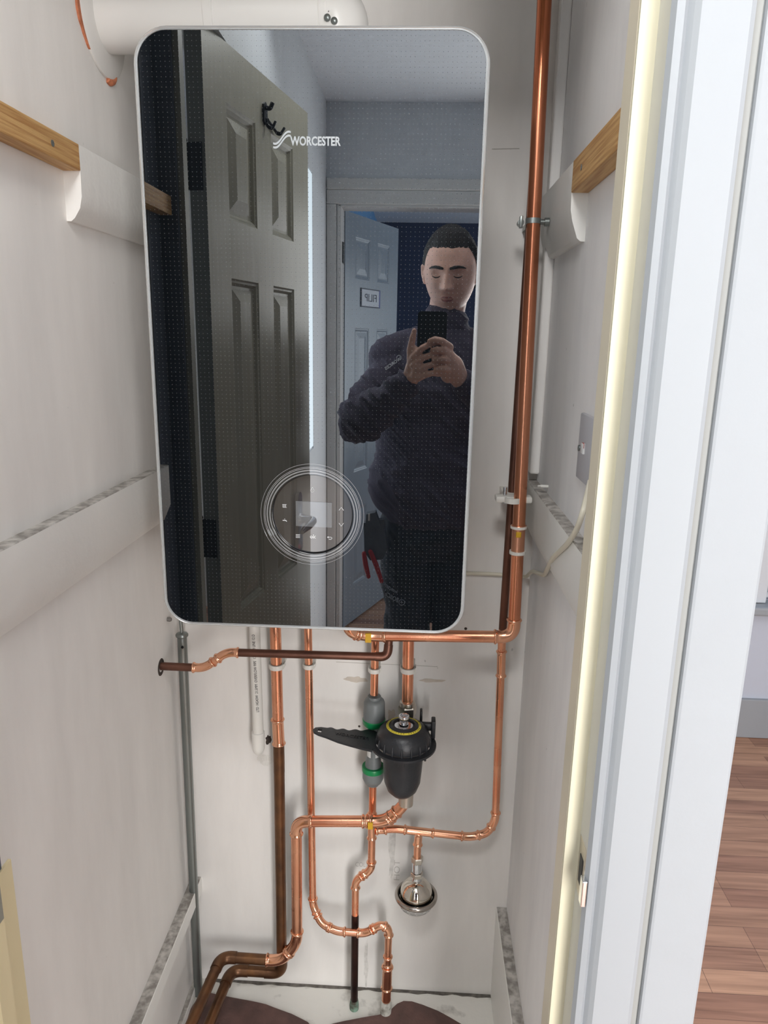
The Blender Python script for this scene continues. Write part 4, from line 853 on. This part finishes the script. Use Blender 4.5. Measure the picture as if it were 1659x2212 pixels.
def limb(mb, pts, rad, n=24, k=6):
    """smooth tapered limb with rounded ends through the joints"""
    pts = [Vector(p) for p in pts]; P = []; Q = []
    for i in range(len(pts)-1):
        for j in range(k):
            t = j/k; P.append(pts[i].lerp(pts[i+1], t)); Q.append(rad[i]+(rad[i+1]-rad[i])*(t*t*(3-2*t)))
    P.append(pts[-1]); Q.append(rad[-1]); d0 = (P[0]-P[1]).normalized(); d1 = (P[-1]-P[-2]).normalized(); a = []; b = []
    for s in (85, 60, 35): a.append((P[0]+d0*Q[0]*math.sin(math.radians(s)), Q[0]*math.cos(math.radians(s))))
    for s in (35, 60, 85): b.append((P[-1]+d1*Q[-1]*math.sin(math.radians(s)), Q[-1]*math.cos(math.radians(s))))
    mb.sweep([p for p, _ in a]+P+[p for p, _ in b], [r for _, r in a]+Q+[r for _, r in b], n); return mb
def ellip_stack(mb, secs, n=40):
    V = []
    for cx, cy, z, rx, ry in secs: V += [(cx+rx*math.cos(2*math.pi*k/n)*(1), cy+ry*math.sin(2*math.pi*k/n)*(1), z) for k in range(n)]
    F = [(i*n+k, i*n+(k+1) % n, (i+1)*n+(k+1) % n, (i+1)*n+k) for i in range(len(secs)-1) for k in range(n)]
    F += [tuple(range(n-1, -1, -1)), tuple(range((len(secs)-1)*n, len(secs)*n))]; return mb.add(V, F)
person = thing('person', 'mirrored man in dark navy fleece and work trousers holding up a phone', 'person', (.215, -1.38, FL))
HC = Vector((.232, -1.365, .226)); HYAW = math.radians(9); HPIT = math.radians(-13)
HR = Matrix.Rotation(HYAW, 3, 'Z') @ Matrix.Rotation(HPIT, 3, 'X')
ge = lambda v, s: math.exp(-(v/s)**2)
def head_pt(dx, dy, dz, off=0.0):
    jx = 1-.24*max(0, -dz)**2.2-.06*max(0, dz)**2; x = (.080+off)*dx*jx; z = ((.123 if dz > 0 else .137)+off)*dz; zz = z; z += .016
    y = (.098+off)*dy
    if dy > 0: y *= 1-.06*max(0, -dz)
    if dy < 0: y *= 1.04-.35*max(0, -dz)
    if dy > 0.05 and abs(dx) < .95:
        f = min(1, dy*2.2); ax = abs(x); flat = .006*ge(x, .05)*0
        ns = 0
        if z < .040: ns = min(1, (.040-z)/.060)**1.2
        if z < -.020: ns *= max(0, 1-(-.020-z)/.010)
        d = .031*ns*ge(x, .0080+.003*ns)
        d += .011*ge(ax-.0115, .006)*ge(z+.0185, .008)
        d += -.0145*ge(ax-.030, .015)*ge(z-.021, .012)+.0065*ge(ax-.032, .011)*ge(z-.017, .007)
        d += .0055*ge(ax-.028, .022)*ge(z-.040, .009)
        d += .0065*ge(x, .021)*ge(z+.0475, .0045)+.0065*ge(x, .018)*ge(z+.0600, .0055)-.004*ge(x, .024)*ge(z+.0535, .002)
        d += .009*ge(x, .021)*ge(z+.098, .016)-.003*ge(x, .03)*ge(z+.074, .007)
        d += .004*ge(ax-.046, .016)*ge(z+.008, .02)
        y += d*f
    return HC+HR @ Vector((x, y, zz))
sk = MB(); nu, nv = 150, 110; V = []; F = []
for j in range(nv+1):
    th = math.pi*j/nv
    for i in range(nu): ph = 2*math.pi*i/nu; V.append(tuple(head_pt(math.sin(th)*math.cos(ph), math.sin(th)*math.sin(ph), math.cos(th))))
F = [(j*nu+i, (j+1)*nu+i, (j+1)*nu+(i+1) % nu, j*nu+(i+1) % nu) for j in range(nv) for i in range(nu)]
sk.add(V, F)
HP = lambda x, y, z: tuple(HC+HR @ Vector((x, y, z)))
for s in (-1, 1):   # ears
    limb(sk, [HP(s*.079, -.012, .016), HP(s*.088, -.020, .012), HP(s*.089, -.021, -.012), HP(s*.082, -.012, -.036)], [.006, .008, .0065, .006], 12, 4)
    limb(sk, [HP(s*.078, -.008, .0), HP(s*.081, -.012, -.018)], [.007, .006], 10, 3)
limb(sk, [HP(0, -.02, -.05), (.218, -1.385, .06), (.215, -1.39, -.02)], [.058, .056, .062])
ellip_stack(sk, [(.215, -1.38, z, a, b) for z, a, b in ((-.56, .14, .09), (-.42, .13, .085), (-.25, .15, .09), (-.12, .16, .09), (-.05, .13, .07), (.0, .07, .06))])
WL = Vector((.120, -1.028, -.088)); WR_ = Vector(RY(992, 818, -1.0))
for s, W_, E_, Sh in ((-1, WL, (-.040, -1.175, -.232), (.045, -1.36, -.075)), (1, WR_, (.435, -1.17, -.26), (.395, -1.36, -.075))):
    limb(sk, [Sh, E_, W_], [.045, .036, .024])
for s in (-1, 1): limb(sk, [(.215+s*.085, -1.38, -.57), (.215+s*.085, -1.355, -.94), (.215+s*.095, -1.38, -1.33), (.215+s*.10, -1.30, -1.365)], [.078, .05, .033, .03])
FP = lambda px, py, y=-.968: RY(px, py, y)
# left hand: palm along the phone edge, thumb up the side, four fingers across the back
limb(sk, [WL, (.126, -1.008, -.062), (.1315, -.996, -.030), (.133, -.990, -.008)], [.023, .0215, .018, .012])
limb(sk, [(.126, -1.005, -.078), (.137, -.990, -.075), (.142, -.982, -.050)], [.018, .017, .014])
limb(sk, [(.124, -1.003, -.045), (.1195, -.996, -.008), (.1240, -.990, .020), (.1285, -.986, .043)], [.0135, .0105, .0090, .0068], 16)
fing = [[(893, 772), (912, 752), (934, 741), (954, 742)], [(893, 790), (914, 773), (936, 765), (958, 766)], [(896, 806), (916, 793), (938, 786), (957, 788)], [(901, 818), (918, 810), (934, 806), (948, 809)]]
for q in fing: limb(sk, [FP(*q[0], -.984), FP(*q[1], -.972), FP(*q[2], -.969), FP(*q[3], -.9735)], [.0098, .0088, .0080, .0068], 14)
# right hand laid over it from the other side
limb(sk, [WR_, RY(978, 790, -.985), RY(966, 768, -.972)], [.026, .029, .020])
limb(sk, [RY(968, 812, -.99), RY(960, 795, -.972)], [.020, .018])
for q in ([(972, 750), (955, 737), (940, 733), (928, 737)], [(974, 766), (958, 757), (944, 755), (934, 757)], [(978, 782), (962, 777), (948, 776), (938, 778)], [(976, 798), (962, 797), (950, 797), (942, 799)]):
    limb(sk, [FP(*q[0], -.972), FP(*q[1], -.955), FP(*q[2], -.955), FP(*q[3], -.962)], [.0105, .0092, .0084, .0070], 14)
limb(sk, [RY(985, 790, -1.0), (.236, -1.008, -.030), (.216, -1.004, -.010)], [.014, .0105, .008], 14)
remeshed(sk, 'body', SKIN, person, .0030, 1)
def fp_(x, z, off):
    z -= .016; dz = z/(.123 if z > 0 else .137); jx = 1-.24*max(0, -dz)**2.2; dx = x/.080/jx
    return head_pt(dx, math.sqrt(max(0, 1-dx*dx-dz*dz)), dz, off)
# eyebrows, lashes, lips
br = MB()
for s in (-1, 1):
    P = [fp_(s*x, z, .0008) for x, z in ((.012, .037), (.022, .0395), (.034, .0405), (.045, .0385), (.054, .034))]
    limb(br, P, [.0036, .0048, .0044, .0034, .0016], 10, 3)
br.out('eyebrows', HAIRM, person)
br = MB()
for s in (-1, 1):
    P = [fp_(s*x, z, .0003) for x, z in ((.021, .0135), (.027, .0105), (.034, .0095), (.041, .011), (.045, .0135))]
    limb(br, P, [.0011, .0016, .0017, .0014, .0008], 8, 3)
br.out('eyelashes', HAIRM, person)
lp = MB()
for zc, rr_ in ((-.0480, .0030), (-.0590, .0036)):
    P = [fp_(x, z, -.0014) for x, z in ((-.023, -.0535), (-.012, zc), (0, zc-.0006), (.012, zc), (.023, -.0535))]
    limb(lp, P, [.0008, rr_*.8, rr_, rr_*.8, .0008], 10, 3)
lp.out('lips', LIPM, person)
hr = MB(); V = []; F = []; keep = {}
def hairline(dx, dy):     # lowest dz covered with hair
    if dy > .35: return .585+.03*noise.noise(Vector((dx*9, dy*3, 1)))-.10*max(0, abs(dx)-.55)+.05*dy
    if dy > -.05: return .10+(.50*(dy+.05)/.40)
    if dy > -.20: return -.22+.32*(dy+.20)/.15
    return -.48
for j in range(nv+1):
    th = math.pi*j/nv
    for i in range(nu):
        ph = 2*math.pi*i/nu; d = (math.sin(th)*math.cos(ph), math.sin(th)*math.sin(ph), math.cos(th)); h = d[2]-hairline(d[0], d[1])
        off = min(.0125, max(-.004, h*.055)) if h > -.05 else -.01
        p = head_pt(*d, off+.0024*noise.noise(Vector(d)*60)*(1 if h > .02 else 0)); V.append(tuple(p)); keep[j*nu+i] = h > -.06
F = [(j*nu+i, (j+1)*nu+i, (j+1)*nu+(i+1) % nu, j*nu+(i+1) % nu) for j in range(nv) for i in range(nu)]
F = [f for f in F if all(keep[k] for k in f)]; hr.add(V, F); hr.out('hair', HAIRM, person)
# fleece
tp = MB()
ellip_stack(tp, [(.205, -1.375, z, a, b) for z, a, b in ((-.565, .165, .115), (-.53, .185, .128), (-.47, .222, .145), (-.42, .215, .140), (-.34, .195, .130), (-.24, .195, .125), (-.13, .185, .125), (-.06, .172, .112), (-.02, .150, .10), (.015, .115, .09), (.045, .090, .078))])
limb(tp, [(.217, -1.388, .02), (.221, -1.380, .060)], [.084, .074])
limb(tp, [(.20, -1.388, .012), (.11, -1.380, -.012), (.038, -1.362, -.042)], [.062, .058, .060])
limb(tp, [(.24, -1.388, .012), (.33, -1.380, -.018), (.385, -1.365, -.055)], [.062, .058, .066])
limb(tp, [(.062, -1.365, -.065), (.030, -1.315, -.115), (-.040, -1.180, -.230), (.02, -1.11, -.185), WL+Vector((-.012, -.012, -.010))], [.068, .060, .057, .056, .038])
limb(tp, [(.365, -1.37, -.075), (.425, -1.325, -.115), (.445, -1.18, -.25), (.40, -1.11, -.18), WR_+Vector((.022, -.022, -.020))], [.082, .072, .058, .052, .036])
def folds(x, y, z):
    a = noise.noise(Vector((x*7, y*7, z*15))); u = x*.9+z*1.0; v = z*.7-x*.6
    b = 1-abs(noise.noise(Vector((u*30, y*9, v*9)))*2.2); c = 1-abs(noise.noise(Vector((x*9+4, y*7, z*26+x*22)))*2.2)
    arm = min(1, max(0, (y+1.34)/.10)) if x < .12 else .45
    low = min(1, max(0, (-.30-z)/.2))
    return .011*a+arm*.013*max(0, b)**2+(.003+.006*low)*max(0, c)**2
remeshed(tp, 'fleece_top', FLEECE, person, .0045, 3, folds)
mb = MB(); limb(mb, [(.219, -1.383, .075), (.2195, -1.381, .086)], [.070, .068]); 
for nm, W_, D in (('cuff', WL, (WL-Vector((.02, -1.11, -.185))).normalized()), ('cuff', WR_, (WR_-Vector((.40, -1.11, -.18))).normalized())):
    MB().sweep([W_-D*.030, W_-D*.026, W_-D*.004, W_-D*.002], [.034, .0365, .033, .029], 28).out(nm, FLEECE, person)
# trousers
tr = MB()
ellip_stack(tr, [(.210, -1.38, z, a, b) for z, a, b in ((-.69, .15, .10), (-.62, .175, .120), (-.52, .168, .115), (-.46, .15, .10))])
for s in (-1, 1): limb(tr, [(.212+s*.086, -1.38, -.60), (.212+s*.084, -1.36, -.93), (.215+s*.088, -1.375, -1.28), (.215+s*.09, -1.372, -1.345)], [.102, .078, .062, .064])
remeshed(tr, 'work_trousers', TROUS, person, .006, 3, lambda x, y, z: .009*noise.noise(Vector((x*8, y*8, z*13)))+.005*(abs(noise.noise(Vector((x*30, y*20, z*26+x*20))))-.2))
for s in (-1, 1):
    sh = MB(); limb(sh, [(.215+s*.095, -1.40, FL+.045), (.215+s*.10, -1.33, FL+.042), (.215+s*.108, -1.235, FL+.032)], [.043, .044, .032]); sh.v = [(x, y, max(z, FL+.001)) for x, y, z in sh.v]
    sh.out('boot', BLKMET, person)
# raycast helper onto the clothing, along the mirrored line of sight
from mathutils.bvhtree import BVHTree
def tree(name):
    o = [c for c in person.children if c.name.split('.')[0] == name][0]; base = Vector(WLOC[person.name]); return BVHTree.FromPolygons([v.co+base-Vector((0, 0, Z0)) for v in o.data.vertices], [tuple(p.vertices) for p in o.data.polygons])
TF, TT = tree('fleece_top'), tree('work_trousers')
def hit(T, px, py, start=-1.02):
    a = Vector(RY(px, py, start)); d = (Vector(RY(px, py, -1.5))-a).normalized(); r = T.ray_cast(a, d); return r[0] if r[0] is not None else Vector(RY(px, py, -1.25))
def cloth_text(txt, p0, p1, size, T, name, m, width):
    a = hit(T, *p0); b = hit(T, *p1); c = (a+b)/2; c.y = max(a.y, b.y)+.003; a = Vector(RY(*p0, c.y)); b = Vector(RY(*p1, c.y)); u = Vector((b.x-a.x, 0, b.z-a.z)).normalized(); up_v = Vector((0, 1, 0)).cross(u); up_v = up_v if up_v.z > 0 else -up_v
    mb = MB(); V, F = text_mesh(txt, size, depth=.0006, bold=.0004, width=width); Vs = []
    for v in V:
        p = c+u*v[0]+up_v*v[1]; r = T.ray_cast(Vector((p.x, p.y+.03, p.z)), Vector((0, -1, 0)), .12); y = r[0].y+.0016 if r[0] is not None else p.y; Vs.append((p.x, y+v[2], p.z))
    mb.add(Vs, F); return mb.out(name, m, person, smooth=False)
PRINT = mat('white_cloth_print', (206, 208, 214), .7)
cloth_text('WORCES', (866, 774), (832, 797), .013, TF, 'chest_lettering', PRINT, .058)
mb = MB(); c = hit(TF, 862, 776); mb.torus((c.x, c.y+.004, c.z+.004), (0, 1, .1), .0075, .0010, 28, 8); mb.out('chest_emblem', PRINT, person)
PR2 = mat('faded_cloth_print', (150, 154, 164), .8)
cloth_text('BOSCH', (862, 1303), (826, 1293), .022, TT, 'thigh_lettering', PR2, .050)
cloth_text('WORCESTER', (858, 1286), (824, 1272), .013, TT, 'thigh_lettering', PR2, .055)
mb = MB(); c = hit(TT, 868, 1301); mb.torus((c.x, c.y+.003, c.z), (0, 1, .1), .0095, .0012, 28, 8); mb.box((c.x-.0008, c.y+.002, c.z-.007), (c.x+.0008, c.y+.004, c.z+.007)); mb.box((c.x-.005, c.y+.002, c.z-.001), (c.x+.005, c.y+.004, c.z+.001)); mb.out('thigh_emblem', PR2, person)
# holster pocket with two red grips
hs = thing('tool_holster', 'dark nylon tool holster on the mirrored man hip', 'holster', RY(805, 1165, -1.30))
yh_ = -1.285
pk_ = [RY(px, py, yh_) for px, py in ((786, 1128), (830, 1120), (836, 1185), (828, 1206), (800, 1208), (788, 1190))]
MB().prism([(p[0], p[2]) for p in pk_], lambda u, v, t: (u, t, v), -1.30, -1.270).out('pouch', mat('black_nylon', (88, 94, 104), .4, bump=.4, bscale=60), hs, smooth=False)
MB().prism([(p[0], p[2]) for p in [RY(px, py, yh_) for px, py in ((792, 1108), (812, 1104), (822, 1132), (790, 1138))]], lambda u, v, t: (u, t, v), -1.30, -1.262).out('flap', mat('black_nylon', (88, 94, 104), .4), hs, smooth=False)
q = RY(797, 1118, -1.258); MB().box((q[0]-.003, -1.2630, q[2]-.012), (q[0]+.003, -1.2595, q[2]+.012), .001).out('white_tab', LABELW, hs)
pl_ = thing('pliers', 'pliers with two red grips hanging from the mirrored tool holster', 'pliers', RY(805, 1240, -1.28))
for nm, L_ in (('grip', [(786, 1196), (790, 1222), (796, 1246)]), ('grip', [(800, 1192), (812, 1220), (824, 1256)])):
    pp = [RY(px, py, -1.262) for px, py in L_]; limb(MB(), pp, [.0075, .0085, .0070], 14).out(nm, REDM, pl_)
# phone
ph = thing('phone', 'black smartphone held upright in both hands, mirrored in the boiler glass', 'phone', (.176, -.989, -.066))
MB().prism(rrect(.0385, .080, .009, 8, .1755, .013), lambda u, v, t: (u, t, v), -.9940, -.9865).out('body', BLACKG, ph, angle=50)
mb = MB(); 
V = [(u, -.9902+s*.0022, v) for s in (-1, 1) for u, v in rrect(.0388, .0803, .0093, 8, .1755, .013)]; k = len(V)//2
mb.add(V, [(i, (i+1) % k, k+(i+1) % k, k+i) for i in range(k)]).out('metal_frame', CHROME, ph)
MB().prism(rrect(.0365, .077, .006, 6, .1755, .013), lambda u, v, t: (u, t, v), -.9943, -.9939).out('screen', BLACKG, ph, smooth=False)
# a small pale box on the floor of the far room
c = RY(802, 1300, -2.95); tag(MB().box((-.135, -3.02, FL), (-.045, -2.93, FL+.055), .003).out('small_box', mat('grey_card', (176, 180, 186), .6)), 'small pale box on the wood floor of the mirrored far room', 'box')
